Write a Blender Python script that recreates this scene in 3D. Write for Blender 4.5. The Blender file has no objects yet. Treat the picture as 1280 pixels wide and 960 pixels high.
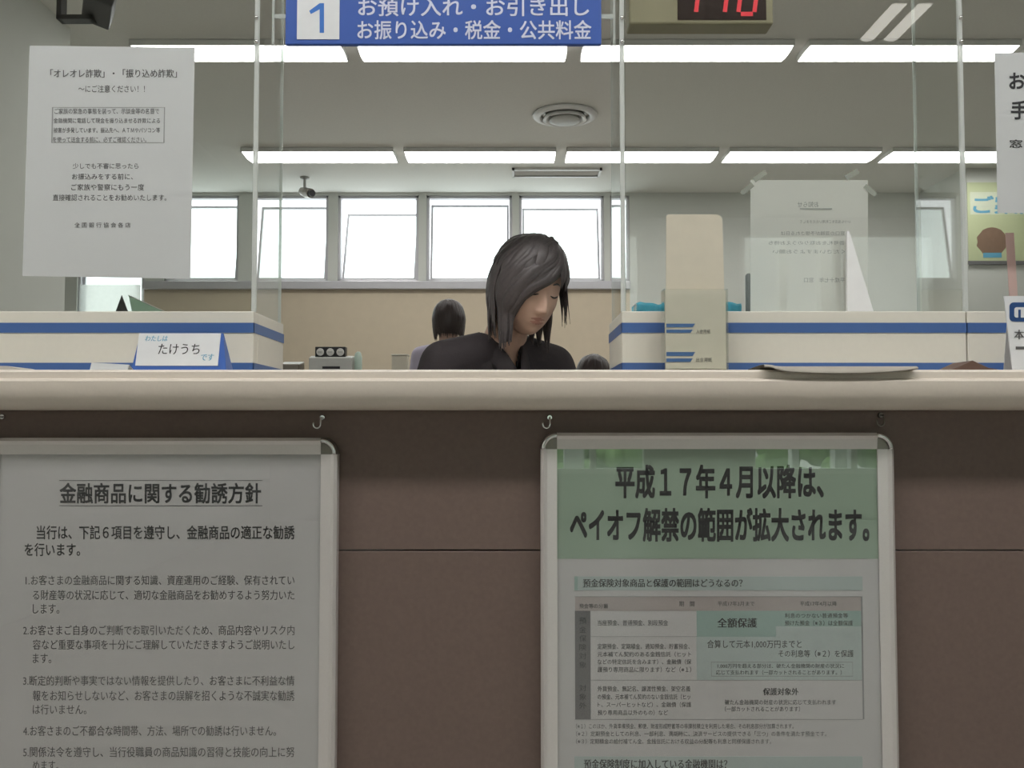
import bpy, math, random
from mathutils import Vector, Matrix, Euler
from mathutils.bvhtree import BVHTree

# ------------------------------------------------------------------ camera, world, exposure
SC = bpy.context.scene
COL = SC.collection
F = 1150.0                       # focal length in pixels of the 1280 x 960 frame
EYE = 0.95                       # the photographer holds the phone just below counter height
PITCH = math.radians(2.49)
cam_data = bpy.data.cameras.new('camera')
cam_data.sensor_width = 36.0
cam_data.lens = 36.0 * F / 1280.0
cam_data.clip_end = 200
cam = bpy.data.objects.new('camera', cam_data)
COL.objects.link(cam)
cam.location = (0, 0, EYE)
cam.rotation_euler = (math.pi / 2 + PITCH, 0, 0)
SC.camera = cam

vs = SC.view_settings
vs.view_transform = 'Standard'
vs.look = 'None'
vs.exposure = 0.0
vs.gamma = 1.0
vs.use_curve_mapping = False
SC.cycles.use_denoising = True
SC.cycles.max_bounces = 10
SC.cycles.transparent_max_bounces = 24
SC.cycles.sample_clamp_indirect = 6.0
SC.cycles.caustics_reflective = False
SC.cycles.caustics_refractive = False

SKY = 3.0                        # overcast white sky
OFFICE_LAMP = 8.0                # fluorescent diffusers behind the counter
LOBBY_LAMP = 22.5                # fluorescent diffusers on the public side
w = bpy.data.worlds.new('overcast_sky')
SC.world = w
w.use_nodes = True
bg = w.node_tree.nodes['Background']
bg.inputs[0].default_value = (0.93, 0.97, 1.0, 1)
bg.inputs[1].default_value = SKY


def portal(name, loc, rot, sx, sy):
    l = bpy.data.lights.new(name, 'AREA')
    l.shape = 'RECTANGLE'
    l.size, l.size_y = sx, sy
    l.cycles.is_portal = True
    o = bpy.data.objects.new(name, l)
    o.location, o.rotation_euler = loc, rot
    COL.objects.link(o)


portal('window_daylight', (-0.7, 8.6, 2.66), (-math.pi / 2, 0, 0), 4.6, 0.85)
portal('entrance_daylight', (0.0, -6.1, 1.6), (math.pi / 2, 0, 0), 8.5, 2.4)

sun = bpy.data.lights.new('sun', 'SUN')
sun.energy = 8.0
sun.angle = math.radians(3)
sun.color = (1.0, 0.97, 0.92)
added_sun_o = bpy.data.objects.new('sun', sun)
added_sun_o.rotation_euler = (math.radians(-24), math.radians(-12), 0)     # high, from the street side; added to brighten the outside seen in reflections
COL.objects.link(added_sun_o)

# ------------------------------------------------------------------ helpers
CP, SP = math.cos(PITCH), math.sin(PITCH)
rnd = random.Random(4)


def P(px, py, y):
    """World point that stands at distance y and was measured at pixel (px, py)."""
    u, v = (px - 640.0) / F, (480.0 - py) / F
    fy, fz = CP - v * SP, SP + v * CP
    k = y / fy
    return Vector((u * k, y, EYE + fz * k))


def lin(c):
    return tuple((x / 12.92 if x <= 0.04045 else ((x + 0.055) / 1.055) ** 2.4) for x in [q / 255.0 for q in c])


MATS = {}


def mat(name, rgb, rough=0.6, metal=0.0, var=0.06, scale=30.0, bump=0.0, coat=0.0, spec=0.5, trans=0.0):
    """Procedural surface: a base colour with faint mottling and optional fine bump."""
    if name in MATS:
        return MATS[name]
    m = bpy.data.materials.new(name)
    m.use_nodes = True
    nt = m.node_tree
    b = nt.nodes['Principled BSDF']
    tc = nt.nodes.new('ShaderNodeTexCoord')
    nz = nt.nodes.new('ShaderNodeTexNoise')
    nz.inputs['Scale'].default_value = scale
    nz.inputs['Detail'].default_value = 4
    nt.links.new(tc.outputs['Object'], nz.inputs['Vector'])
    mx = nt.nodes.new('ShaderNodeMix')
    mx.data_type = 'RGBA'
    mx.inputs[6].default_value = (*[c * (1 - var) for c in rgb], 1)
    mx.inputs[7].default_value = (*[min(1, c * (1 + var)) for c in rgb], 1)
    nt.links.new(nz.outputs['Fac'], mx.inputs[0])
    nt.links.new(mx.outputs[2], b.inputs['Base Color'])
    b.inputs['Roughness'].default_value = rough
    b.inputs['Metallic'].default_value = metal
    b.inputs['Coat Weight'].default_value = coat
    b.inputs['Specular IOR Level'].default_value = spec
    if bump:
        bp = nt.nodes.new('ShaderNodeBump')
        bp.inputs['Strength'].default_value = bump
        bp.inputs['Distance'].default_value = 0.002
        nt.links.new(nz.outputs['Fac'], bp.inputs['Height'])
        nt.links.new(bp.outputs[0], b.inputs['Normal'])
    if trans:                                   # thin paper lets some light through
        out = nt.nodes['Material Output']
        tr = nt.nodes.new('ShaderNodeBsdfTranslucent')
        nt.links.new(mx.outputs[2], tr.inputs[0])
        ms = nt.nodes.new('ShaderNodeMixShader')
        ms.inputs[0].default_value = trans
        nt.links.new(b.outputs[0], ms.inputs[1])
        nt.links.new(tr.outputs[0], ms.inputs[2])
        nt.links.new(ms.outputs[0], out.inputs[0])
    MATS[name] = m
    return m


def glass(name, tint=(1, 1, 1), rough=0.0, f0=0.04, extra=0.0, milk=0.0):
    """Clear sheet: see-through with a Schlick reflection on each face."""
    m = bpy.data.materials.new(name)
    m.use_nodes = True
    nt = m.node_tree
    nt.nodes.remove(nt.nodes['Principled BSDF'])
    out = nt.nodes['Material Output']
    tr = nt.nodes.new('ShaderNodeBsdfTransparent')
    tr.inputs[0].default_value = (*tint, 1)
    gl = nt.nodes.new('ShaderNodeBsdfGlossy')
    gl.inputs['Roughness'].default_value = rough
    lw = nt.nodes.new('ShaderNodeLayerWeight')
    lw.inputs[0].default_value = 0.5
    pw = nt.nodes.new('ShaderNodeMath')
    pw.operation = 'POWER'
    pw.inputs[1].default_value = 5.0
    nt.links.new(lw.outputs['Facing'], pw.inputs[0])
    ma = nt.nodes.new('ShaderNodeMath')
    ma.operation = 'MULTIPLY_ADD'
    ma.inputs[1].default_value = 1 - f0 - extra
    ma.inputs[2].default_value = f0 + extra
    ma.use_clamp = True
    nt.links.new(pw.outputs[0], ma.inputs[0])
    mx = nt.nodes.new('ShaderNodeMixShader')
    nt.links.new(ma.outputs[0], mx.inputs[0])
    nt.links.new(tr.outputs[0], mx.inputs[1])
    nt.links.new(gl.outputs[0], mx.inputs[2])
    last = mx
    if milk:
        df = nt.nodes.new('ShaderNodeBsdfTranslucent')
        df.inputs[0].default_value = (0.95, 0.97, 0.95, 1)
        dd = nt.nodes.new('ShaderNodeBsdfDiffuse')
        dd.inputs[0].default_value = (0.9, 0.93, 0.92, 1)
        m1 = nt.nodes.new('ShaderNodeMixShader')
        nt.links.new(df.outputs[0], m1.inputs[1])
        nt.links.new(dd.outputs[0], m1.inputs[2])
        m2 = nt.nodes.new('ShaderNodeMixShader')
        m2.inputs[0].default_value = milk
        nt.links.new(mx.outputs[0], m2.inputs[1])
        nt.links.new(m1.outputs[0], m2.inputs[2])
        last = m2
    nt.links.new(last.outputs[0], out.inputs[0])
    MATS[name] = m
    return m


def glow(name, rgb, strength):
    m = bpy.data.materials.new(name)
    m.use_nodes = True
    b = m.node_tree.nodes['Principled BSDF']
    b.inputs['Base Color'].default_value = (*rgb, 1)
    b.inputs['Emission Color'].default_value = (*rgb, 1)
    b.inputs['Emission Strength'].default_value = strength
    MATS[name] = m
    return m


class MB:
    """Collects shapes into one mesh."""

    def __init__(s):
        s.v, s.f = [], []

    def add(s, vs_, fs):
        o = len(s.v)
        s.v += [Vector(q) for q in vs_]
        s.f += [tuple(i + o for i in q) for q in fs]
        return s

    def box(s, a, b):
        x0, x1 = sorted((a[0], b[0]))
        y0, y1 = sorted((a[1], b[1]))
        z0, z1 = sorted((a[2], b[2]))
        return s.add([(x0, y0, z0), (x1, y0, z0), (x1, y1, z0), (x0, y1, z0), (x0, y0, z1), (x1, y0, z1), (x1, y1, z1), (x0, y1, z1)],
                     [(0, 3, 2, 1), (4, 5, 6, 7), (0, 1, 5, 4), (1, 2, 6, 5), (2, 3, 7, 6), (3, 0, 4, 7)])

    def prism(s, poly, d):
        """Extrude a planar polygon along d."""
        n = len(poly)
        d = Vector(d)
        a = [Vector(q) for q in poly]
        return s.add(a + [q + d for q in a],
                     [tuple(range(n)), tuple(range(2 * n - 1, n - 1, -1))] + [(i, i + n, (i + 1) % n + n, (i + 1) % n) for i in range(n)])

    def tube(s, pts, radii, n=10, flat=1.0, up=None, caps=True):
        """Tube through points; flat < 1 squashes it along the normal."""
        pts = [Vector(q) for q in pts]
        m = len(pts)
        rings = []
        prev = None
        for i, q in enumerate(pts):
            t = (pts[min(i + 1, m - 1)] - pts[max(i - 1, 0)])
            t = t.normalized() if t.length > 1e-9 else Vector((0, 0, 1))
            ref = Vector(up[i]) if up else (prev if prev is not None else (Vector((0, 0, 1)) if abs(t.z) < 0.9 else Vector((1, 0, 0))))
            nrm = ref - t * ref.dot(t)
            if nrm.length < 1e-6:
                nrm = t.orthogonal()
            nrm.normalize()
            prev = nrm
            bi = t.cross(nrm)
            r = radii[i] if isinstance(radii, (list, tuple)) else radii
            rings.append([q + bi * (math.cos(k * 2 * math.pi / n) * r) + nrm * (math.sin(k * 2 * math.pi / n) * r * flat) for k in range(n)])
        vs_ = [p for rg in rings for p in rg]
        fs = [(i * n + k, i * n + (k + 1) % n, (i + 1) * n + (k + 1) % n, (i + 1) * n + k) for i in range(m - 1) for k in range(n)]
        if caps:
            fs += [tuple(reversed(range(n))), tuple((m - 1) * n + k for k in range(n))]
        return s.add(vs_, fs)

    def cyl(s, a, b, r, n=20):
        return s.tube([a, b], [r, r], n)

    def ball(s, c, r, nu=20, nv=14):
        c = Vector(c)
        r = (r, r, r) if not isinstance(r, (tuple, list, Vector)) else r
        vs_ = [c + Vector((0, 0, r[2]))]
        for i in range(1, nv):
            th = math.pi * i / nv
            for j in range(nu):
                ph = 2 * math.pi * j / nu
                vs_.append(c + Vector((r[0] * math.sin(th) * math.cos(ph), r[1] * math.sin(th) * math.sin(ph), r[2] * math.cos(th))))
        vs_.append(c - Vector((0, 0, r[2])))
        fs = [(0, 1 + j, 1 + (j + 1) % nu) for j in range(nu)]
        for i in range(nv - 2):
            for j in range(nu):
                a, b = 1 + i * nu + j, 1 + i * nu + (j + 1) % nu
                fs.append((a, a + nu, b + nu, b))
        l = len(vs_) - 1
        fs += [(1 + (nv - 2) * nu + (j + 1) % nu, 1 + (nv - 2) * nu + j, l) for j in range(nu)]
        return s.add(vs_, fs)

    def capsule(s, a, b, ra, rb):
        s.ball(a, ra, 16, 10)
        s.ball(b, rb, 16, 10)
        return s.tube([a, b], [ra, rb], 16)

    def loft(s, nodes, ax, ay, n=28):
        """Closed loft of ellipses: nodes are (centre, rx, ry) with axes ax, ay."""
        ax, ay = Vector(ax), Vector(ay)
        vs_ = []
        for c, rx, ry in nodes:
            c = Vector(c)
            for k in range(n):
                t = 2 * math.pi * k / n
                vs_.append(c + ax * (rx * math.cos(t)) + ay * (ry * math.sin(t)))
        m = len(nodes)
        fs = [(i * n + k, i * n + (k + 1) % n, (i + 1) * n + (k + 1) % n, (i + 1) * n + k) for i in range(m - 1) for k in range(n)]
        fs += [tuple(reversed(range(n))), tuple((m - 1) * n + k for k in range(n))]
        return s.add(vs_, fs)

    def lathe(s, prof, c, n=40):
        """Revolve (r, z) profile about the vertical through c."""
        c = Vector(c)
        vs_ = [c + Vector((r * math.cos(2 * math.pi * k / n), r * math.sin(2 * math.pi * k / n), z)) for r, z in prof for k in range(n)]
        m = len(prof)
        return s.add(vs_, [(i * n + k, i * n + (k + 1) % n, (i + 1) * n + (k + 1) % n, (i + 1) * n + k) for i in range(m - 1) for k in range(n)])


OFF = {}


def thing(name, label, cat, loc=(0, 0, 0), group=None, kind=None):
    o = bpy.data.objects.new(name, None)
    o.empty_display_size = 0.05
    COL.objects.link(o)
    o.location = loc
    OFF[o] = Vector(loc)
    tag(o, label, cat, group, kind)
    return o


def tag(o, label, cat, group=None, kind=None):
    o['label'] = label
    if cat:
        o['category'] = cat
    if group:
        o['group'] = group
    if kind:
        o['kind'] = kind
    return o


def obj(name, mb, m, parent=None, smooth=False, bevel=0.0, seg=2, label=None, auto=None):
    """Link one mesh object; its coordinates are given in world space."""
    me = bpy.data.meshes.new(name)
    if parent is not None:
        off = OFF[parent]
    else:
        xs = [q.x for q in mb.v]
        ys = [q.y for q in mb.v]
        off = Vector(((min(xs) + max(xs)) / 2, (min(ys) + max(ys)) / 2, min(q.z for q in mb.v)))
    me.from_pydata([tuple(q - off) for q in mb.v], [], mb.f)
    me.update()
    for mm in (m if isinstance(m, (list, tuple)) else [m]):
        me.materials.append(mm)
    if smooth:
        for p in me.polygons:
            p.use_smooth = True
    o = bpy.data.objects.new(name, me)
    COL.objects.link(o)
    if parent is not None:
        o.parent = parent
    else:
        o.location = off
    OFF[o] = off
    if bevel:
        bv = o.modifiers.new('bevel', 'BEVEL')
        bv.width, bv.segments, bv.limit_method = bevel, seg, 'ANGLE'
        bv.angle_limit = math.radians(35)
        bv.harden_normals = False
    if auto:
        for p in me.polygons:
            p.use_smooth = True
        try:
            me.set_sharp_from_angle(angle=math.radians(auto))
        except Exception:
            pass
    if label:
        o['label'] = label
    return o


def struct(name, mb, m, label, bevel=0.0, parent=None):
    o = obj(name, mb, m, parent, bevel=bevel)
    if parent is None:
        tag(o, label, 'room', None, 'structure')
    return o


def dup(root, delta, label=None):
    """A copy of a thing with copies of its parts and sub-parts."""
    r = root.copy()
    COL.objects.link(r)
    r.location = Vector(root.location) + Vector(delta)
    if label:
        r['label'] = label
    for ch in list(root.children):
        c = ch.copy()
        COL.objects.link(c)
        c.parent = r
        for g in list(ch.children):
            d = g.copy()
            COL.objects.link(d)
            d.parent = c
    return r


_TC = {}


def glyphs(body, res):
    key = (body, res)
    if key in _TC:
        return _TC[key]
    c = bpy.data.curves.new('lettering_curve', 'FONT')
    c.body = body
    c.size = 1.0
    c.resolution_u = res
    o = bpy.data.objects.new('lettering_curve', c)
    COL.objects.link(o)
    dg = bpy.context.evaluated_depsgraph_get()
    me = bpy.data.meshes.new_from_object(o.evaluated_get(dg))
    vs_ = [tuple(v.co) for v in me.vertices]
    fs = [tuple(p.vertices) for p in me.polygons]
    bpy.data.objects.remove(o)
    bpy.data.curves.remove(c)
    bpy.data.meshes.remove(me)
    _TC[key] = (vs_, fs)
    return _TC[key]


def lettering(name, lines, y, m, parent, bold=0.0, res=3, shear=0.0, warp=None):
    """Printed lettering on an upright sheet at distance y. Each line is (text, x0, x1, top, bottom) as measured."""
    mb = MB()
    for body, x0, x1, t, b in lines:
        vs_, fs = glyphs(body, res)
        if not vs_:
            continue
        lx, hx = min(q[0] for q in vs_), max(q[0] for q in vs_)
        ly, hy = min(q[1] for q in vs_), max(q[1] for q in vs_)
        # heavier strokes: the same outline printed again a hair's breadth to each side
        for kk, (sx, sy) in enumerate(((0, 0),) if bold <= 0 else ((-bold, 0), (bold, 0)) if (b - t) < 16 else ((-bold, -bold), (bold, -bold), (-bold, bold), (bold, bold), (0, bold), (0, -bold), (bold, 0), (-bold, 0))):
          pts = []
          for q in vs_:
            u, v = (q[0] - lx) / (hx - lx) + sx / (hx - lx), (q[1] - ly) / (hy - ly) + sy / (hy - ly)
            pt = P(x0 + (x1 - x0) * u + shear * v * (b - t), b + (t - b) * v, y)
            pt.y -= kk * .00004
            pts.append(warp(pt) if warp else pt)
          mb.add(pts, fs)
    return obj(name, mb, m, parent)


def rect(x0, y0, x1, y1, y, th=0.0006):
    """A thin upright panel whose face at distance y covers the measured rectangle."""
    a, b = P(x0, y1, y), P(x1, y0, y)
    return MB().box((a.x, y, a.z), (b.x, y + th, b.z))


# ------------------------------------------------------------------ materials
M_CEIL = mat('ceiling_board', (0.79, 0.78, 0.73), 0.9, var=0.05, scale=60, bump=0.1)
M_WALL = mat('wall_paint', (0.66, 0.67, 0.63), 0.85, var=0.03, scale=8)
M_BEIGE = mat('beige_wall_cloth', (0.62, 0.53, 0.40), 0.85, var=0.05, scale=12)
M_FLOOR = mat('floor_vinyl', (0.43, 0.41, 0.38), 0.35, var=0.12, scale=5)
M_BROWN = mat('brown_laminate', (0.175, 0.125, 0.106), 0.45, var=0.14, scale=140, spec=0.4)
M_TOP = mat('cream_counter_laminate', (0.72, 0.65, 0.57), 0.32, var=0.05, scale=220)
M_CREAM = mat('cream_panel', (0.72, 0.70, 0.625), 0.5, var=0.03, scale=90)
M_BLUE = mat('blue_stripe_vinyl', (0.060, 0.135, 0.36), 0.4, var=0.05)
M_PAPER = mat('white_paper', (0.74, 0.76, 0.765), 0.7, var=0.02, scale=14, trans=0.30)
M_PAPER2 = mat('thin_white_paper', (0.95, 0.95, 0.93), 0.7, var=0.02, scale=14, trans=0.6)
M_SHEET = mat('poster_paper', (0.73, 0.72, 0.715), 0.6, var=0.02, scale=10)
M_GREEN = mat('poster_green_ink', (0.42, 0.56, 0.43), 0.6, var=0.03, scale=10)
M_TEAL = mat('poster_teal_ink', (0.40, 0.57, 0.52), 0.6, var=0.03)
M_PTEAL = mat('poster_pale_teal_ink', (0.56, 0.66, 0.64), 0.6, var=0.03)
M_PINK = mat('poster_pink_grey_ink', (0.55, 0.49, 0.47), 0.6, var=0.03)
M_DGREY = mat('poster_dark_grey_ink', (0.16, 0.155, 0.16), 0.6)
M_INK = mat('black_ink', (0.018, 0.018, 0.022), 0.6)
M_GINK = mat('grey_ink', (0.09, 0.09, 0.095), 0.6)
M_FINK = mat('faint_grey_ink', (0.36, 0.37, 0.37), 0.7)
M_BINK = mat('blue_ink', (0.03, 0.16, 0.55), 0.5)
M_ALU = mat('brushed_aluminium', (0.74, 0.71, 0.69), 0.38, metal=0.45, var=0.04, scale=300)
M_CHROME = mat('chrome', (0.75, 0.75, 0.75), 0.12, metal=1.0)
M_STEEL = mat('dark_steel', (0.25, 0.23, 0.20), 0.35, metal=0.9)
M_WHITE = mat('white_enamel', (0.80, 0.80, 0.78), 0.4, var=0.02)
M_FRAME = mat('window_aluminium', (0.55, 0.54, 0.57), 0.45, metal=0.3, var=0.03)
M_BLACK = mat('black_plastic', (0.016, 0.016, 0.018), 0.4)
M_OLIVE = mat('olive_beige_plastic', (0.30, 0.27, 0.17), 0.5, var=0.03)
M_SIGN = mat('sign_blue_plastic', (0.045, 0.11, 0.42), 0.35, var=0.03)
M_SIGNTXT = mat('sign_white_vinyl', (0.66, 0.70, 0.86), 0.4)
M_PLATE = mat('sign_plate_white', (0.74, 0.76, 0.78), 0.4)
M_LED = glow('red_led', (0.55, 0.02, 0.035), 0.6)
M_LEDOFF = mat('dark_red_filter', (0.02, 0.006, 0.006), 0.25)
M_GREY = mat('grey_machine_plastic', (0.55, 0.55, 0.52), 0.5)
M_DIAL = mat('white_dial', (0.78, 0.77, 0.74), 0.4)
M_CYAN = mat('bright_blue_plastic', (0.09, 0.52, 0.74), 0.18, var=0.2, scale=40)
M_BROWNL = mat('brown_leatherette', (0.13, 0.075, 0.055), 0.5, var=0.2)
M_SKIN = mat('skin', (0.68, 0.45, 0.35), 0.5, var=0.04, scale=60)
M_LIP = mat('lips', (0.50, 0.25, 0.20), 0.4)
M_HAIR = mat('glare_lifted_black_hair', (0.085, 0.072, 0.074), 0.43, var=0.35, scale=160)  # base raised above black, window glare put into the colour
M_HAIR2 = mat('dark_brown_hair', (0.030, 0.018, 0.016), 0.40, var=0.3, scale=160)
M_VEST = mat('black_suit_cloth', (0.042, 0.034, 0.038), 0.85, var=0.2, scale=300, bump=0.2)
M_LAV = mat('lavender_blouse', (0.52, 0.48, 0.60), 0.75, var=0.05)
M_NAVY = mat('dark_trouser_cloth', (0.02, 0.02, 0.026), 0.85)
M_SEAT = mat('chair_cloth', (0.06, 0.07, 0.10), 0.9)
M_ACRYL = glass('clear_acrylic', (0.985, 0.995, 0.985), 0.0, 0.04, 0.012)
M_EDGE = glass('acrylic_cut_edge', (0.9, 0.97, 0.94), 0.15, 0.10, 0.05, milk=0.55)
M_STRIP = glass('polished_corner_acrylic', (0.95, 0.98, 0.96), 0.1, 0.12, 0.05, milk=0.8)
M_COVER = glass('clear_poster_cover', (0.97, 0.97, 0.97), 0.0, 0.06, 0.035)
M_PANE = glass('window_glass', (0.93, 0.97, 0.95), 0.0, 0.04)
M_LAMP = glow('office_lamp_diffuser', (1.0, 0.99, 0.97), OFFICE_LAMP)
M_LAMP2 = glow('lobby_lamp_diffuser', (1.0, 0.98, 0.955), LOBBY_LAMP)
M_LAMP3 = glow('dim_lobby_lamp_diffuser', (1.0, 0.96, 0.88), 4.5)
M_TAPE = glass('clear_tape', (0.9, 0.9, 0.86), 0.2, 0.05, 0.1, milk=0.25)
M_LEAF = mat('hedge_leaves', (0.10, 0.20, 0.05), 0.6, var=0.5, scale=14)
M_PAVE = mat('concrete_paving', (0.55, 0.55, 0.52), 0.9, var=0.1, scale=3)
M_PGREEN = mat('pale_green_card', (0.70, 0.88, 0.76), 0.6, trans=0.55)
M_YGREEN = mat('pale_yellow_green_print', (0.55, 0.60, 0.36), 0.6, var=0.05)
M_TAN = mat('brown_print', (0.24, 0.15, 0.10), 0.6, var=0.2)
M_LBLUE = mat('light_blue_print', (0.12, 0.38, 0.55), 0.6)
M_ROSE = mat('pale_pink_paper', (0.92, 0.72, 0.70), 0.6, trans=0.5)

# ------------------------------------------------------------------ the room
ZC = 3.09          # ceiling
YB = 8.43          # back wall of the office
YF = -6.0          # glazed entrance wall behind the photographer
XL, XR = -5.2, 6.2
struct('floor', MB().box((XL - .3, YF - .2, -0.12), (XR + .3, YB + .3, 0)), M_FLOOR, 'grey vinyl floor of the bank hall and office')
struct('ceiling', MB().box((XL - .3, YF - .2, ZC), (XR + .3, YB + .3, ZC + .12)), M_CEIL, 'flat grey-white ceiling above the whole bank office')

# left wall: a plain pale wall that ends in an edge; the office widens beyond it
struct('wall_left', MB().box((XL, YF, 0), (-2.39, 4.89, ZC)), M_WALL, 'pale grey-green side wall ending in a vertical corner beside the taped notice')
struct('wall_left_far', MB().box((XL - .12, 4.89, 0), (XL, YB, ZC)), M_WALL, 'far left office wall past the pale corner')
struct('wall_right', MB().box((XR, YF, 0), (XR + .12, YB, ZC)), M_WALL, 'plain right wall of the bank')
# right pillar behind the counter screens
PIL_Y, PIL_X = 7.62, 3.78
struct('wall_right_pillar', MB().box((PIL_X, PIL_Y, 0), (XR, YB, ZC)), M_WALL, 'pale wall projection carrying the yellow-green poster')

# windows of the back wall
SILL, HEAD = P(640, 352, YB).z, P(640, 244, YB).z
edges = [(-700, 0)]
wins = [(205, 298), (315, 410), (422, 523), (533, 640), (649, 755), (763, 787)]
wx = [(P(a, 300, YB).x, P(b, 300, YB).x) for a, b in wins]
WL = (P(96, 370, YB).x, P(180, 370, YB).x)      # a lower-reaching window at the left end
WLB = P(100, 389, YB).z - .25
wb = MB()
wb.box((XL, YB, 0), (WL[0], YB + .14, ZC))
wb.box((WL[1], YB, SILL), (wx[0][0], YB + .14, ZC))
wb.box((WL[0], YB, 0), (WL[1], YB + .14, WLB))
wb.box((WL[0], YB, HEAD), (wx[-1][1], YB + .14, ZC))
for (a0, a1), (b0, b1) in zip(wx[:-1], wx[1:]):
    wb.box((a1, YB, SILL), (b0, YB + .14, HEAD))
wb.box((wx[-1][1], YB, 0), (XR, YB + .14, ZC))
struct('wall_back', wb, M_WALL, 'grey back wall with the row of high windows')
struct('wall_back_lower', MB().box((WL[1], YB, 0), (wx[-1][1], YB + .14, SILL - .03)), M_BEIGE, 'warm beige wall panelling under the row of windows')
struct('trim_1', MB().box((WL[1], YB - .05, SILL - .075), (wx[-1][1], YB + .14, SILL)), M_FRAME, 'pale window sill ledge running under the high windows', bevel=.006)


def window(n, x0, x1, z0, z1, tilt, label):
    r = thing('window_%d' % n, label, 'window', ((x0 + x1) / 2, YB, z0), None, 'structure')
    t = .025
    fr = MB()
    for a, b in (((x0, z0), (x0 + t, z1)), ((x1 - t, z0), (x1, z1)), ((x0, z0), (x1, z0 + t)), ((x0, z1 - t), (x1, z1))):
        fr.box((a[0], YB + .02, a[1]), (b[0], YB + .09, b[1]))
    obj('window_frame', fr, M_FRAME, r, bevel=.004)
    # sash hinged along its lower rail and tipped outwards
    R = Matrix.Translation((0, YB + .07, z0 + t)) @ Matrix.Rotation(-tilt, 4, 'X') @ Matrix.Translation((0, -(YB + .07), -(z0 + t)))
    sa, pa = MB(), MB()
    xa, xb, za, zb = x0 + t + .004, x1 - t - .004, z0 + t, z1 - t - .02
    s = .02
    for a, b in (((xa, za), (xa + s, zb)), ((xb - s, za), (xb, zb)), ((xa, za), (xb, za + s)), ((xa, zb - s), (xb, zb))):
        sa.box((a[0], YB + .06, a[1]), (b[0], YB + .085, b[1]))
    pa.box((xa + s, YB + .07, za + s), (xb - s, YB + .075, zb - s))
    sa.v = [R @ q for q in sa.v]
    pa.v = [R @ q for q in pa.v]
    so = obj('window_sash', sa, M_FRAME, r, bevel=.003)
    obj('window_pane', pa, M_PANE, so)
    return r


for i, (a, b) in enumerate(wx):
    window(i + 1, a, b, SILL, HEAD, math.radians((10, 12, 22, 8, 14, 6)[i]), 'high office window tipped open, number %d of the row' % (i + 1))
window(7, WL[0], WL[1], WLB, HEAD, 0.0, 'taller window at the end of the row, below the taped notice')
obj_blind = obj('roller_blind', MB().box((WL[0] + .03, YB - .01, WLB + .1), (WL[1] - .03, YB - .006, P(100, 356, YB).z)), mat('pale_blind_cloth', (0.85, 0.86, 0.85), 0.8, trans=.6))
tag(obj_blind, 'pale grey blind covering the lower part of the window behind the taped notice', 'blind')

# glazed entrance wall on the public side, seen only in reflections
op = [(-3.85, -3.42, 0.46, 2.3), (.25, 1.35, .46, 2.95), (2.35, 4.4, .46, 2.95), (-1.9, -1.2, .46, 2.6)]
op.sort()
wf = MB()
x = XL
for a, b, z0, z1 in op:
    wf.box((x, YF - .15, 0), (a, YF, ZC))
    wf.box((a, YF - .15, 0), (b, YF, z0))
    wf.box((a, YF - .15, z1), (b, YF, ZC))
    x = b
wf.box((x, YF - .15, 0), (XR, YF, ZC))
struct('wall_front', wf, M_WALL, 'entrance wall of the public hall with tall glass')
for i, (a, b, z0, z1) in enumerate(op):
    r = thing('window_%d' % (8 + i), 'tall entrance window of the public hall', 'window', ((a + b) / 2, YF, z0), None, 'structure')
    fr = MB()
    t = .05
    for p, q in (((a, z0), (a + t, z1)), ((b - t, z0), (b, z1)), ((a, z0), (b, z0 + t)), ((a, z1 - t), (b, z1))):
        fr.box((p[0], YF - .1, p[1]), (q[0], YF + .02, q[1]))
    if b - a > .9:
        c = (a + b) / 2
        fr.box((c - .03, YF - .1, z0), (c + .03, YF + .01, z1))
    obj('window_frame', fr, M_WHITE, r)
    obj('window_pane', MB().box((a + t, YF - .06, z0 + t), (b - t, YF - .055, z1 - t)), M_PANE, r)
struct('trim_2', MB().box((XL, YF - .45, .40), (XR, YF - .16, .47)), M_WHITE, 'white ledge outside the entrance glass')
struct('pavement', MB().box((-14, -22, -.12), (16, YF - .2, -.02)), M_PAVE, 'pale paving outside the entrance glass')
for i, (xa_, xb_) in enumerate(((.55, .76), (2.95, 3.02), (3.40, 3.62))):
    struct('trim_%d' % (3 + i), MB().box((xa_, YF - .75, 0), (xb_, YF - .6, 3.2)), M_WHITE, 'white post outside the entrance glass')
hd = MB()
for k in range(420):
    hd.ball((rnd.choice((rnd.uniform(-7, -1.5), rnd.uniform(.2, 2.1), rnd.uniform(3.2, 8))), rnd.uniform(-9.3, -8.7), rnd.uniform(.05, .85)), (rnd.uniform(.10, .2),) * 3, 8, 6)
tag(obj('hedge', hd, M_LEAF), 'low green hedge outside the entrance glass', 'hedge', None, 'stuff')
fb = MB().box((-14, -15, 0), (16, -14.6, 9))  # facade added outside to keep bright sky out of the screen reflections
struct('wall_sky_block', fb, mat('sky_block_grey', (0.42, 0.43, 0.42), .9, var=.05, scale=2), 'plain facade added across the street to dim the reflected sky')

# ------------------------------------------------------------------ ceiling lights
LZ = ZC - .035


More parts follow.
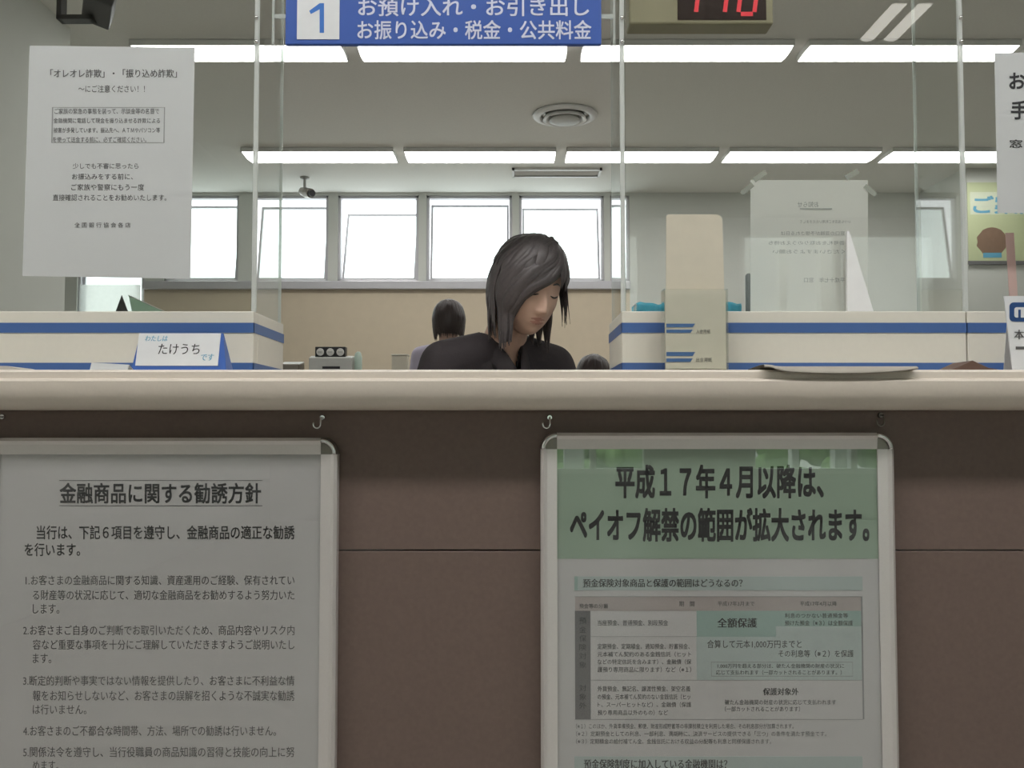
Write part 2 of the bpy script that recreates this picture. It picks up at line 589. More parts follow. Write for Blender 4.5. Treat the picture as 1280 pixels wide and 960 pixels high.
def light(x0, x1, y0, y1, lamp, label, group):
    r = thing('fluorescent_light', label, 'ceiling light', ((x0 + x1) / 2, (y0 + y1) / 2, ZC), group)
    h = MB()
    t = .006
    h.box((x0, y0, LZ), (x1, y0 + t, ZC)).box((x0, y1 - t, LZ), (x1, y1, ZC))
    h.box((x0, y0, LZ), (x0 + t, y1, ZC)).box((x1 - t, y0, LZ), (x1, y1, ZC)).box((x0, y0, ZC - .006), (x1, y1, ZC))
    obj('housing', h, M_WHITE, r)
    d = MB()
    n = 10
    if x1 - x0 > y1 - y0:
        pr = [(x0 + t, y0 + t + (y1 - y0 - 2 * t) * k / n, LZ + .004 - .012 * math.sin(math.pi * k / n)) for k in range(n + 1)] + [(x0 + t, y1 - t, LZ + .012), (x0 + t, y0 + t, LZ + .012)]
        d.prism(pr, (x1 - x0 - 2 * t, 0, 0))
    else:
        pr = [(x0 + t + (x1 - x0 - 2 * t) * k / n, y0 + t, LZ + .004 - .012 * math.sin(math.pi * k / n)) for k in range(n + 1)] + [(x1 - t, y0 + t, LZ + .012), (x0 + t, y0 + t, LZ + .012)]
        d.prism(pr, (0, y1 - y0 - 2 * t, 0))
    obj('diffuser', d, lamp, r)
    return r


R1 = (5.03, 5.27)
R2 = (7.03, 7.35)
ORD = ['first', 'second', 'third', 'fourth', 'fifth']
for row, (y0, y1) in enumerate((R1, R2)):
    first = None
    for k in range(5):
        lb = ('%s glowing ceiling light from the pale wall corner in the row %s' % (ORD[k], ('nearer the counter', 'nearer the windows')[row]))
        if first is None:
            x0 = -2.13 if row == 0 else -2.10
            first = light(x0, x0 + 1.18, y0, y1, M_LAMP, lb, 'office ceiling lights, row %s' % ('near the counter', 'near the windows')[row])
        else:
            dup(first, (1.262 * k, 0, 0), lb)
f2 = light(-2.25, -1.07, .38, .62, M_LAMP2, 'public hall ceiling light over the counter', 'public hall ceiling lights')
for k in range(1, 4):
    dup(f2, (1.3 * k, 0, 0), 'public hall ceiling light over the counter')
light(1.90, 1.99, -1.50, -1.05, M_LAMP3, 'public hall ceiling light turned lengthwise', 'lengthwise hall lights')
light(2.03, 2.12, -1.50, -1.05, M_LAMP3, 'public hall ceiling light turned lengthwise', 'lengthwise hall lights')

# round air diffuser
c = P(706, 143, 6.27)
c.z = ZC
r = thing('ceiling_diffuser', 'round concentric air diffuser on the ceiling between the two light rows', 'air vent', c)
obj('outer_ring', MB().lathe([(.17, 0), (.215, 0), (.225, -.012), (.215, -.022), (.185, -.03), (.165, -.02), (.17, 0)], c), M_WHITE, r, smooth=True)
obj('inner_ring', MB().lathe([(.105, 0), (.14, -.018), (.15, -.042), (.14, -.046), (.115, -.03), (.105, 0)], c), M_WHITE, r, smooth=True)
obj('core', MB().lathe([(.0, -.02), (.06, -.026), (.10, -.034), (.108, -.05), (.08, -.056), (.0, -.058)], c), M_GREY, r, smooth=True)
obj('throat', MB().lathe([(0, -.003), (.18, -.004)], c), M_STEEL, r)
# slot vent
a, b = P(640, 211, 1), P(750, 219, 1)
va = P(641, 214, 7.72)
vx0, vx1 = P(640, 214, 7.72).x, P(751, 214, 7.72).x
r = thing('slot_vent', 'long slim slot vent on the ceiling before the windows', 'air vent', ((vx0 + vx1) / 2, 7.72, ZC))
fm = MB()
fm.box((vx0, 7.60, ZC - .02), (vx1, 7.625, ZC)).box((vx0, 7.815, ZC - .02), (vx1, 7.84, ZC)).box((vx0, 7.60, ZC - .02), (vx0 + .02, 7.84, ZC)).box((vx1 - .02, 7.60, ZC - .02), (vx1, 7.84, ZC))
obj('frame', fm, M_WHITE, r)
obj('slot', MB().box((vx0 + .02, 7.625, ZC - .004), (vx1 - .02, 7.815, ZC)), M_STEEL, r)
bl = MB()
for k in range(3):
    yy = 7.66 + k * .05
    bl.prism([(vx0 + .02, yy, ZC - .004), (vx0 + .02, yy + .02, ZC - .016), (vx0 + .02, yy + .023, ZC - .014), (vx0 + .02, yy + .003, ZC - .002)], (vx1 - vx0 - .04, 0, 0))
obj('blade', bl, M_WHITE, r)

# security cameras
q = P(381, 222, 7.9)
r = thing('security_camera', 'small dark security camera hanging from the ceiling in front of the windows', 'camera', (q.x, 7.9, ZC))
obj('mount', MB().lathe([(0, 0), (.04, 0), (.04, -.012), (.012, -.02), (.012, -.10), (0, -.10)], (q.x, 7.9, ZC), 16), M_GREY, r, smooth=True)
obj('body', MB().tube([(q.x - .03, 7.95, ZC - .11), (q.x + .03, 7.85, ZC - .15), (q.x + .08, 7.78, ZC - .17)], [.035, .045, .04], 14), M_STEEL, r)
obj('lens', MB().tube([(q.x + .08, 7.78, ZC - .17), (q.x + .10, 7.75, ZC - .178)], [.03, .028], 14), M_BLACK, r)
YC = 4.2
q0, q1 = P(75, -30, YC), P(118, 27, YC)
r = thing('ceiling_bracket_camera', 'black camera on a square ceiling bracket above the taped notice', 'camera', (q1.x, YC, ZC))
t = .022
br = MB()
br.box((q0.x, YC - .03, q1.z), (q0.x + t, YC + .03, ZC)).box((q1.x - t, YC - .03, q1.z), (q1.x, YC + .03, ZC)).box((q0.x, YC - .03, q1.z), (q1.x, YC + .03, q1.z + t))
obj('bracket', br, M_BLACK, r, bevel=.003)
k0, k1 = P(116, -8, YC), P(147, 25, YC)
hb = MB().box((-.075, -.10, -.055), (.05, .10, .055))
Rr = Matrix.Translation((k0.x + .055, YC - .02, (k0.z + k1.z) / 2)) @ Euler((math.radians(-12), math.radians(14), math.radians(25))).to_matrix().to_4x4()
hb.v = [Rr @ v for v in hb.v]
obj('body', hb, M_BLACK, r, bevel=.008)
lb = MB().tube([(-.01, -.10, 0), (-.01, -.128, 0)], [.038, .034], 18)
lb.v = [Rr @ v for v in lb.v]
obj('lens', lb, M_STEEL, r)

# ------------------------------------------------------------------ the counter
ZT = P(640, 462, 1.512).z        # worktop height
ZE = P(640, 475, 1.505).z        # line of the edge band
ZU = P(640, 512.5, 1.52).z       # underside of the front edge
X0, X1 = -2.38, 3.2
r = thing('service_counter', 'long bank counter with cream rounded top over dark brown front', 'counter', (0, 1.75, 0))
prof = [(2.0, ZT), (1.515, ZT), (1.511, ZT - .001), (1.509, ZT - .004), (1.508, ZE + .003), (1.503, ZE + .0015), (1.5, ZE - .002)]
RB = (ZE - .002 - ZU) / 2
for k in range(1, 13):
    a = math.pi / 2 * k / 12
    prof.append((1.5 + .034 * (1 - math.cos(a)) ** 1.25, ZE - .002 - (ZE - .002 - ZU) * math.sin(a)))
prof += [(2.0, ZU)]
obj('worktop', MB().prism([(X0, y, z) for y, z in prof], (X1 - X0, 0, 0)), M_TOP, r, auto=28)
ZS = P(640, 688, 1.575).z
obj('upper_front_panel', MB().box((X0, 1.575, ZS + .0012), (X1, 1.60, ZU)), M_BROWN, r, bevel=.001)
obj('lower_front_panel', MB().box((X0, 1.575, .10), (X1, 1.60, ZS - .0012)), M_BROWN, r, bevel=.001)
obj('plinth', MB().box((X0, 1.61, 0), (X1, 1.64, .10)), M_BLACK, r)
for xx in (-1.4, .53, 2.4):
    obj('support_panel', MB().box((xx - .015, 1.60, 0), (xx + .015, 1.97, ZU)), M_BROWN, r)
obj('work_shelf', MB().box((X0, 1.66, .70), (X1, 2.12, .725)), M_CREAM, r)
for xx in (-1.1, .9, 2.1):
    obj('shelf_support', MB().box((xx - .015, 1.7, 0), (xx + .015, 2.08, .70)), M_CREAM, r)

# low cream walls with blue stripes standing on the counter, clear screens above
YW, TW = 1.72, .028              # front face and thickness
YS = 1.945                       # where the side returns end
ZW = P(640, 389, YW).z
SZ = [(P(640, 403.5, YW).z, P(640, 416, YW).z), (P(640, 453.5, YW).z, ZT + .002)]
ZR = 1.90                        # underside of the head rail


def low_wall(x0, x1, side_x, sgn, label, glabel, group):
    """front run x0..x1; a side return at side_x going back, its thickness towards sgn."""
    r = thing('counter_wall', label, 'counter divider', ((x0 + x1) / 2, YW, ZT), 'low cream counter walls')
    obj('front_panel', MB().box((x0, YW, ZT), (x1, YW + TW, ZW)), M_CREAM, r, bevel=.002)
    s0, s1 = sorted((side_x, side_x + sgn * TW))
    obj('side_panel', MB().box((s0, YW + TW, ZT), (s1, YS, ZW)), M_CREAM, r, bevel=.002)
    e = .0012
    for zt, zb in SZ:
        st = MB()
        if sgn < 0:          # corner at x1, side face looks towards +x
            st.box((x0, YW - e, zb), (x1 + e, YW - .0001, zt))
            st.box((x1 + .0001, YW - e, zb), (x1 + e, YS, zt))
        else:
            st.box((x0 - e, YW - e, zb), (x1, YW - .0001, zt))
            st.box((x0 - e, YW - e, zb), (x0 - .0001, YS, zt))
        obj('stripe', st, M_BLUE, r, label='blue stripe')
    g = thing('acrylic_screen', glabel, 'screen', ((x0 + x1) / 2, YW, ZW), 'clear acrylic screens')
    ym = YW + .012
    obj('front_pane', MB().box((x0 + (.006 if sgn > 0 else 0), ym, ZW), (x1 - (.006 if sgn < 0 else 0), ym + .005, ZR)), M_ACRYL, g)
    xs = x1 - .006 if sgn < 0 else x0 + .006
    a, b = sorted((xs, xs + sgn * .005))
    obj('side_pane', MB().box((a, ym + .006, ZW), (b, YS - .0045, ZR)), M_ACRYL, g)
    cx = x1 - .004 if sgn < 0 else x0 + .004
    obj('corner_strip', MB().box((cx - .0042, ym - .003, ZW), (cx + .0042, ym + .006, ZR)), M_STRIP, g, bevel=.002)
    obj('edge_strip', MB().box((a - .0002, YS - .0042, ZW), (b + .0002, YS, ZR)), M_EDGE, g, label='bright cut rear edge')
    for zz in (P(640, 20, YW).z, P(640, 50, YW).z):
        obj('bolt', MB().ball((cx, ym - .005, zz), .004, 10, 8), M_CHROME, g, smooth=True)
    return r, g


XA = P(318.5, 300, YW).x
XB = P(777.5, 420, YW).x
XC = P(1206, 300, YW).x
low_wall(-1.45, XA, XA, -1, 'low cream counter wall with two blue stripes behind the name plate', 'clear acrylic screen holding the fraud-warning notice', 'a')
low_wall(XB, XC - .001, XB, 1, 'low cream counter wall with two blue stripes behind the leaflet holder', 'clear acrylic screen behind the leaflet holder', 'b')
low_wall(XC + .001, 2.0, XC + .001, 1, 'low cream counter wall with two blue stripes behind the small logo card', 'clear acrylic screen with the notice in large bold letters', 'c')
r = thing('screen_head_rail', 'aluminium rail along the top of the acrylic screens', 'rail', (0, YW, ZR))
obj('bar', MB().box((-2.38, YW + .0, ZR), (3.2, YW + .04, ZR + .05)), M_ALU, r, bevel=.003)
for xx in (-2.2, -.9, 1.0, 2.9):
    obj('rod', MB().cyl((xx, YW + .02, ZR + .05), (xx, YW + .02, ZC), .008, 12), M_ALU, r)

# blue service sign hanging in the opening
YG = 1.742
a, b = P(357, -14, YG), P(752, 55.5, YG)
r = thing('service_sign', 'blue hanging counter sign with number 1 and white Japanese lettering', 'sign', ((a.x + b.x) / 2, YG, b.z))
obj('board', MB().box((a.x, YG, b.z), (b.x, YG + .012, a.z)), M_SIGN, r, bevel=.002)
pl = rect(371, -8, 424.5, 49, YG - .0012, .0011)
obj('number_plate', pl, M_PLATE, r, label='white plate with a blue 1')
n1 = [(399.5, 4), (405, 4), (405, 41), (399.5, 41), (399.5, 11.5), (388.5, 17.5), (386.5, 13.5)]
obj('number', MB().prism([P(px, py, YG - .0016) for px, py in reversed(n1)], (0, .0004, 0)), M_BINK, r)
lettering('lettering', [('お預け入れ・お引き出し', 448, 736, -3, 20), ('お振り込み・税金・公共料金', 447, 739, 25.5, 49)], YG - .0006, M_SIGNTXT, r, bold=.012, res=4)
for px in (341, 768):
    h = P(px, 55, YG)
    hh = P(px, 9, YG)
    obj('hanger', MB().box((h.x - .002, YG, h.z), (h.x + .002, YG + .004, ZR)), M_EDGE, r)
    z1 = P(px, 3, YG)
    e0 = a.x if px < 640 else b.x
    obj('clip', MB().box((min(h.x, e0), YG + .002, P(px, 22, YG).z), (max(h.x, e0), YG + .006, P(px, 17, YG).z)), M_EDGE, r)

# red number display
YD = 1.758
a, b = P(786, -62, YD), P(967, 30, YD)
r = thing('number_display', 'beige electronic number display with red digits 110', 'display', ((a.x + b.x) / 2, YD, b.z))
obj('casing', MB().box((a.x, YD, b.z), (b.x, YD + .05, ZR)), M_OLIVE, r, bevel=.004)
obj('screen', rect(847, -50, 957, 24.5, YD - .0012, .0011), M_LEDOFF, r)
dg = MB()


def seg(px0, py0, px1, py1, wpx=2.6):
    dx, dy = px1 - px0, py1 - py0
    l = math.hypot(dx, dy)
    nx, ny = -dy / l * wpx, dx / l * wpx
    dg.prism([P(px0 + nx, py0 + ny, YD - .0013), P(px1 + nx, py1 + ny, YD - .0013), P(px1 - nx, py1 - ny, YD - .0013), P(px0 - nx, py0 - ny, YD - .0013)], (0, -.0006, 0))


for px in (868, 904):
    seg(px + 9, -38, px + 6, -14)
    seg(px + 5, -9, px + 2, 15)
    obj('digit', dg, M_LED, r, label='red lit digit 1')
    dg = MB()
seg(926, -9, 923, 15)
seg(946, -9, 943, 15)
seg(926, 17.5, 941, 17.5)
seg(930, -38, 927, -14)
seg(950, -38, 947, -14)
seg(933, -41, 948, -41)
obj('digit', dg, M_LED, r, label='red lit digit 0')

# ------------------------------------------------------------------ things fixed to the screens
def sheet(c, y, th=.0004, curl=None, n=14):
    """Paper through four measured corners (tl, tr, br, bl), gently waved."""
    tl, tr, br_, bl_ = [P(px, py, y) for px, py in c]
    mb = MB()
    vs_ = []
    for j in range(n + 1):
        for i in range(n + 1):
            u, v = i / n, j / n
            q = tl.lerp(tr, u).lerp(bl_.lerp(br_, u), v)
            q.y += curl(u, v) if curl else 0
            vs_.append(q)
    m_ = len(vs_)
    fs = []
    for j in range(n):
        for i in range(n):
            k = j * (n + 1) + i
            fs.append((k, k + n + 1, k + n + 2, k + 1))
            fs.append((m_ + k, m_ + k + 1, m_ + k + n + 2, m_ + k + n + 1))
    mb.add(vs_ + [q + Vector((0, th, 0)) for q in vs_], fs)
    return mb


YN = YW + .0105
r = thing('fraud_notice', 'large white paper notice with small Japanese print taped on the acrylic screen', 'notice', P(138, 348, YN))
obj('sheet', sheet([(37, 57), (243.5, 59.5), (238, 348.5), (28, 345)], YN), M_PAPER, r)
L = YN - .0006
lettering('heading', [('「オレオレ詐欺」・「振り込め詐欺」', 63, 221, 86.5, 97)], L, M_GINK, r, bold=.012)
lettering('lettering', [('〜にご注意ください！！', 98, 181, 106.5, 115.5),
                        ('ご家族の緊急の事態を装って、示談金等の名目で', 68, 199, 135.5, 142.5),
                        ('金融機関に電話して現金を振り込ませる詐欺による', 67, 200, 147.5, 154),
                        ('被害が多発しています。振込先へ、ＡＴＭやパソコン等', 67, 200, 159.5, 166),
                        ('を使って送金する前に、必ずご確認ください。', 66, 183, 171, 178)], L, M_GINK, r)
lettering('closing_lettering', [('少しでも不審に思ったら', 91, 173, 204, 211), ('お振込みをする前に、', 90, 166, 217, 224.5), ('ご家族や警察にもう一度', 89, 180, 230, 238),
                            ('直接確認されることをお勧めいたします。', 66, 208, 243, 251), ('全 国 銀 行 協 会 各 店', 93, 163, 278, 284.5)], L, M_GINK, r)
bx = MB()
for a_, b_ in (((65, 134), (205.5, 134.5)), ((65, 178), (205.5, 178.5)), ((65, 134), (65.5, 178.5)), ((205, 134), (205.5, 178.5))):
    p0, p1 = P(*a_, L), P(*b_, L)
    bx.box((p0.x, L, p0.z), (p1.x, L + .0002, p1.z))
obj('ruled_box', bx, M_FINK, r)

YN2 = YW + .019          # on the staff side of the screen, its back towards us
r = thing('taped_notice', 'white paper taped to the screen behind, faint mirrored print showing through', 'notice', P(1010, 390, YN2))
obj('sheet', sheet([(938, 225), (1085, 225), (1085, 440), (938, 440)], YN2, curl=lambda u, v: .004 * math.sin(u * 3.1) * v), M_PAPER2, r)
lettering('lettering', [('お知らせ', 1023, 997, 252, 259), ('いつも当店をご利用いただきまして', 1063, 1000, 275, 279), ('窓口の混雑が予想される日は', 1056, 976, 289, 294), ('番号札をお取りのうえお待ち', 1056, 961, 301, 306), ('くださいますようお願い', 1056, 966, 312, 317), ('平成十七年　窓口', 1056, 1005, 347, 353)], YN2 - .0004, M_FINK, r)
ls = MB()
p0, p1 = P(1000, 260.5, YN2 - .0004), P(1040, 261.5, YN2 - .0004)
ls.box((p0.x, YN2 - .0006, p0.z), (p1.x, YN2 - .0004, p1.z))
obj('underline', ls, M_FINK, r)
for (px, py, an) in ((950, 220, 35), (1065, 218, 30), (934, 236, 40), (1088, 238, -40)):
    q = P(px, py, YN2 - .001)
    tp = MB().box((-.014, -.0002, -.005), (.014, .0002, .005))
    Rt = Matrix.Translation(q) @ Matrix.Rotation(math.radians(-an), 4, 'Y')
    tp.v = [Rt @ v for v in tp.v]
    obj('tape', tp, M_TAPE, r, label='strip of clear tape')

r = thing('bold_notice', 'grey-white paper notice in large bold letters cut by the photo edge', 'notice', P(1390, 268, YN))
obj('sheet', sheet([(1243, 66), (1530, 64), (1530, 268), (1247, 266)], YN), M_PAPER, r)
lettering('lettering', [('お客様へ', 1262, 1350, 90, 112), ('手数料のご案内', 1264, 1420, 126, 149), ('窓口でのお手続き', 1262, 1400, 174.5, 185)], YN - .0006, M_INK, r, bold=.02)

# ------------------------------------------------------------------ things on the counter
YP = 1.60
a, b = P(166, 415, YP), P(281, 461, YP)
r = thing('name_plate', 'blue-framed white name plate with a staff name in hiragana', 'name plate', ((a.x + b.x) / 2, YP, ZT))
dx = P(4, 0, YP).x - P(0, 0, YP).x
back = .045
zt = a.z
zb = ZT
# leaning front panel: a wedge with blue sides
def lean(pt):
    k = (pt.z - zb) / (zt - zb)
    return Vector((pt.x, pt.y + .018 * k, pt.z))


bd = MB()
xa0, xa1, xb0, xb1 = P(170, 415, YP).x, P(275, 415, YP).x, P(163, 461, YP).x, P(283, 461, YP).x
bd.add([(xb0, YP, zb), (xb1, YP, zb), (xa1, YP + .018, zt), (xa0, YP + .018, zt),
        (xb0, YP + back, zb), (xb1, YP + back, zb), (xa1, YP + .022, zt), (xa0, YP + .022, zt)],
       [(0, 1, 2, 3), (5, 4, 7, 6), (4, 0, 3, 7), (1, 5, 6, 2), (3, 2, 6, 7), (0, 4, 5, 1)])
obj('stand', bd, mat('name_plate_blue', (0.05, 0.13, 0.45), 0.35), r, bevel=.001)
cd = rect(168, 415.5, 272, 457, YP - .0012, .001)
cd.v = [lean(v) for v in cd.v]
obj('card', cd, M_PLATE, r, label='white card')
lettering('lettering', [('わたしは', 177, 205, 418.5, 425.5), ('です', 249, 265, 442, 450.5)], YP - .0016, M_LBLUE, r, bold=.02, shear=.1, warp=lean)
lettering('name', [('たけうち', 195, 247, 429, 442.5)], YP - .0016, M_INK, r, bold=.006, warp=lean)

# leaflet holder
YH = 1.655
r = thing('leaflet_holder', 'tall cream cardboard leaflet holder with striped leaflets standing before the low wall', 'leaflet holder', P(869, 462, YH))
tl, tr = P(833, 268, YH + .035), P(903, 268, YH + .035)
bl2, br2 = P(832, 462, YH + .035), P(908, 462, YH + .035)
rr = .012
bp = [(bl2.x, ZT), (br2.x, ZT)]
for k in range(6):
    t_ = math.pi / 2 * k / 5
    bp.append((tr.x - rr + rr * math.cos(t_), tl.z - rr + rr * math.sin(t_)))
for k in range(6):
    t_ = math.pi / 2 + math.pi / 2 * k / 5
    bp.append((tl.x + rr * .4 + rr * .4 * math.cos(t_), tl.z - rr * .4 + rr * .4 * math.sin(t_)))
obj('back_panel', MB().prism([(x_, YH + .035, z_) for x_, z_ in bp], (0, .004, 0)), mat('cream_card', (0.74, 0.69, 0.57), 0.6, trans=.15), r)
p0, p1 = P(830, 361, YH), P(911, 462, YH)
obj('leaflet', rect(832.5, 363, 907, 461, YH + .006, .012), mat('leaflet_paper', (0.72, 0.68, 0.58), 0.6), r)
zc0 = ZT + .0005
pk = MB().box((p0.x, YH, zc0), (p1.x, YH + .002, p0.z)).box((p0.x, YH + .002, zc0), (p0.x + .002, YH + .035, p0.z)).box((p1.x - .002, YH + .002, zc0), (p1.x, YH + .035, p0.z))
obj('pocket', pk, M_ACRYL, r, label='clear plastic pocket')
sb = MB()
for y0, y1, xe in ((404.5, 409, 869), (412, 416, 866), (440, 445, 869), (448, 452.5, 866)):
    pts = [P(833, y0, YH + .0052), P(xe, y0, YH + .0052), P(xe - 3, y1, YH + .0052), P(833, y1, YH + .0052)]
    sb.prism(pts, (0, .0006, 0))
obj('printed_stripes', sb, mat('leaflet_blue', (0.07, 0.17, 0.42), 0.5), r)
lettering('lettering', [('入金用紙', 870, 888, 411.5, 417), ('出金用紙', 870, 890, 447, 452.5)], YH + .0052, M_GINK, r)

# blue plastic tray behind the holder
r0 = MB()
q0, q1 = P(795, 379, 1.80), P(926, 379, 1.80)
zt_ = q0.z
prof = []
for k in range(25):
    u = k / 24
    prof.append((q0.x + (q1.x - q0.x) * u, .003 * math.sin(u * 23) + .002 * math.sin(u * 51)))
vs_, fs = [], []
n = len(prof)
for j, (zz, yo) in enumerate(((ZT, 0), (ZT + .06, -.004), (zt_ - .02, -.001), (zt_ - .006, -.006), (zt_, -.002))):
    for x_, y_ in prof:
        vs_.append((x_, 1.80 + y_ + yo, zz + (y_ * .8 if j > 2 else 0)))
for j in range(4):
    for i in range(n - 1):
        k = j * n + i
        fs.append((k, k + 1, k + n + 1, k + n))
m_ = len(vs_)
vs_ += [(x_, y_ + .07, z_) for x_, y_, z_ in vs_]
fs += [tuple(m_ + i for i in reversed(f_)) for f_ in fs]
fs += [(4 * n + i, 4 * n + i + 1, m_ + 4 * n + i + 1, m_ + 4 * n + i) for i in range(n - 1)]
fs += [(j * n, m_ + j * n, m_ + (j + 1) * n, (j + 1) * n) for j in range(4)] + [(j * n + n - 1, (j + 1) * n + n - 1, m_ + (j + 1) * n + n - 1, m_ + j * n + n - 1) for j in range(4)]
r0.add(vs_, fs)
tag(obj('plastic_pouch', r0, M_CYAN, smooth=True), 'bright blue plastic pouch showing on both sides behind the leaflet holder', 'pouch')

# slim dark marker standing behind the low wall
q = P(936, 342, 1.84)
r = thing('marker_pen', 'slim dark grey marker standing upright behind the low wall', 'pen', (q.x, 1.84, ZT))
obj('barrel', MB().lathe([(0, 0), (.007, 0), (.007, .10), (.0065, .105), (0, .105)], (q.x, 1.84, ZT), 16), M_STEEL, r, smooth=True)
obj('cap', MB().lathe([(0, .105), (.0075, .105), (.0075, q.z - ZT - .004), (.004, q.z - ZT), (0, q.z - ZT)], (q.x, 1.84, ZT), 16), M_BLACK, r, smooth=True)

# white folded card standing behind the taped notice
yl = YW + .0015
a, b, c_ = P(1059, 289, yl), P(1059, 389, yl), P(1092, 389, yl)
tc = MB()
tc.prism([(a.x, yl, a.z), (b.x, yl, ZW + .0003), (c_.x, yl, ZW + .0003), (a.x + .004, yl, a.z)], (0, .008, 0))
tag(obj('folded_card', tc, mat('glossy_white_card', (0.90, 0.91, 0.92), 0.3)), 'narrow white triangular card with slanted edge standing before the taped notice', 'card')

# desk calendar
yc = 1.86
r = thing('desk_calendar', 'small tent-shaped desk calendar, black end and pale green face, behind the low wall', 'calendar', P(170, 388, yc))
t0, t1 = P(152, 369, yc), P(161, 370, yc)
e0, e1 = P(145, 388, yc), P(159, 388, yc)
f1 = P(202, 388, yc)
ZB_ = ZW - .022              # it stands on a low box behind the wall
ext = (ZB_ - t0.z) / (e0.z - t0.z)
lo = lambda tp, ed, s_=1.0: (tp.x + (ed.x - tp.x) * ext * s_, yc, ZB_)
A0, A1 = Vector(lo(t0, e0)), Vector(lo(t0, e1))
T = Vector((t0.x, yc, t0.z))
ed = MB().prism([A0, A1, T], (0, .003, 0))
obj('end_panel', ed, M_BLACK, r, label='black end')
F1 = Vector((t1.x + (f1.x - t1.x) * ext, yc - .004, ZB_))
T2 = T + Vector((.012, .002, 0))
fc = MB().prism([A1 + Vector((.003, 0, 0)), F1, Vector((t1.x, yc, t1.z))], (0, .0015, 0))
obj('face_sheet', fc, M_PGREEN, r, label='pale green sheet')
wedge = MB().tube([Vector((t1.x, yc - .001, t1.z + .001)), F1 + Vector((0, 0, .002))], [.0012, .0012], 6)
obj('white_edge', wedge, M_WHITE, r)
r = thing('card_box', 'low grey box behind the cream wall under the desk calendar', 'box', (A0.x + .08, yc, ZT))
obj('body', MB().box((A0.x - .02, yc - .05, ZT), (A0.x + .14, yc + .06, ZB_ - .014)), M_GREY, r, bevel=.003)
obj('lid', MB().box((A0.x - .022, yc - .052, ZB_ - .014), (A0.x + .142, yc + .062, ZB_ - .0005)), M_GREY, r, bevel=.002)

# logo card at the right
YK = 1.63
r = thing('logo_card', 'white standing card with a dark blue square logo at the counter end', 'card', P(1300, 462, YK))
cs = [(1255, 370), (1336, 370), (1340, 462), (1266, 462)]
pts = [P(px, py, YK) for px, py in cs]
pts = [pts[0], pts[1], Vector((pts[2].x, YK, ZT)), Vector((pts[3].x, YK, ZT))]
obj('card', MB().prism(pts, (0, .002, 0)), M_PLATE, r)
obj('backrest', MB().prism([pts[0] + Vector((.01, .002, 0)), pts[1] + Vector((-.01, .002, 0)), pts[2] + Vector((-.01, .05, 0)), pts[3] + Vector((.01, .05, 0))], (0, .0015, 0)), M_PLATE, r)


def rrect(x0, y0, x1, y1, rad, y, n=5):
    pt = []
    for cx_, cy_, a0 in ((x1 - rad, y0 + rad, -90), (x1 - rad, y1 - rad, 0), (x0 + rad, y1 - rad, 90), (x0 + rad, y0 + rad, 180)):
        for k in range(n + 1):
            t_ = math.radians(a0 + 90 * k / n)
            pt.append(P(cx_ + rad * math.cos(t_), cy_ + rad * math.sin(t_), y))
    return pt


obj('logo', MB().prism(rrect(1262, 378, 1302, 402, 5, YK - .0008), (0, .0006, 0)), mat('logo_navy', (0.02, 0.07, 0.22), 0.4), r, label='dark blue rounded logo')
gm = MB()
gm.prism(rrect(1268, 384, 1296, 397, 3, YK - .0012), (0, .0003, 0))
obj('logo_window', gm, M_PLATE, r)
gb = MB()
for x_ in (1273, 1281, 1289):
    gb.prism([P(x_, 387, YK - .0016), P(x_ + 3, 387, YK - .0016), P(x_ + 3, 397, YK - .0016), P(x_, 397, YK - .0016)], (0, .0003, 0))
obj('logo_bars', gb, MATS['logo_navy'], r)
lettering('lettering', [('本日の窓口', 1268, 1330, 412, 424), ('ー', 1270, 1286, 433, 437)], YK - .0008, M_GINK, r, bold=.02)

# thin booklet drooping over the front edge, brown cover, papers
r0 = MB()
vs_, fs = [], []
nx, ny = 40, 8
x0_, x1_ = P(955, 466, 1.5).x, P(1146, 466, 1.5).x
for j in range(ny + 1):
    for i in range(nx + 1):
        u, v = i / nx, j / ny
        tap = math.sin(math.pi * min(1, max(0, .04 + u * .93))) ** .45
        x_ = x0_ + (x1_ - x0_) * u
        y_ = 1.485 + .15 * v
        z_ = ZT + .0022 + .0022 * (1 - v) - (.0125 * tap * max(0, 1 - v * ny / 1.6) ** 1.0) + .004 * math.exp(-((u - .03) / .06) ** 2) * (1 - v)
        if j == 0:
            y_ = 1.494
        if j == 1:
            y_ = 1.500
        if j >= 2:
            z_ = max(z_, ZT + .001)
        vs_.append(Vector((x_, y_, z_)))
for j in range(ny):
    for i in range(nx):
        k = j * (nx + 1) + i
        fs.append((k, k + 1, k + nx + 2, k + nx + 1))
m_ = len(vs_)
fs += [tuple(m_ + i for i in reversed(f_)) for f_ in fs]
r0.add(vs_ + [v + Vector((0, -.0004, .0022)) for v in vs_], fs)
ed_ = [i for i in range(nx + 1)]
r0.f += [(i + 1, i, m_ + i, m_ + i + 1) for i in range(nx)]
tag(obj('booklet', r0, mat('grey_paper_cover', (0.42, 0.39, 0.34), 0.7), smooth=True), 'thin grey booklet lying flat and drooping over the rounded counter edge', 'booklet')

yb = 1.56
q = [P(px, 460, yb).x for px in (1184, 1200, 1216, 1236, 1252)]
zt_ = P(1216, 450.5, yb).z
cv = MB()
pr = [(q[0], ZT + .0005), (q[4], ZT + .0005), (q[4] - .004, ZT + .003), (q[3], ZT + .006), (q[2], zt_), (q[1], ZT + .0085), (q[0] + .004, ZT + .002)]
cv.prism([(x_, yb, z_) for x_, z_ in pr], (0, .07, 0))
tag(obj('brown_cover', cv, M_BROWNL, bevel=.002), 'small brown folded cover lying on the counter before the logo card', 'cover')

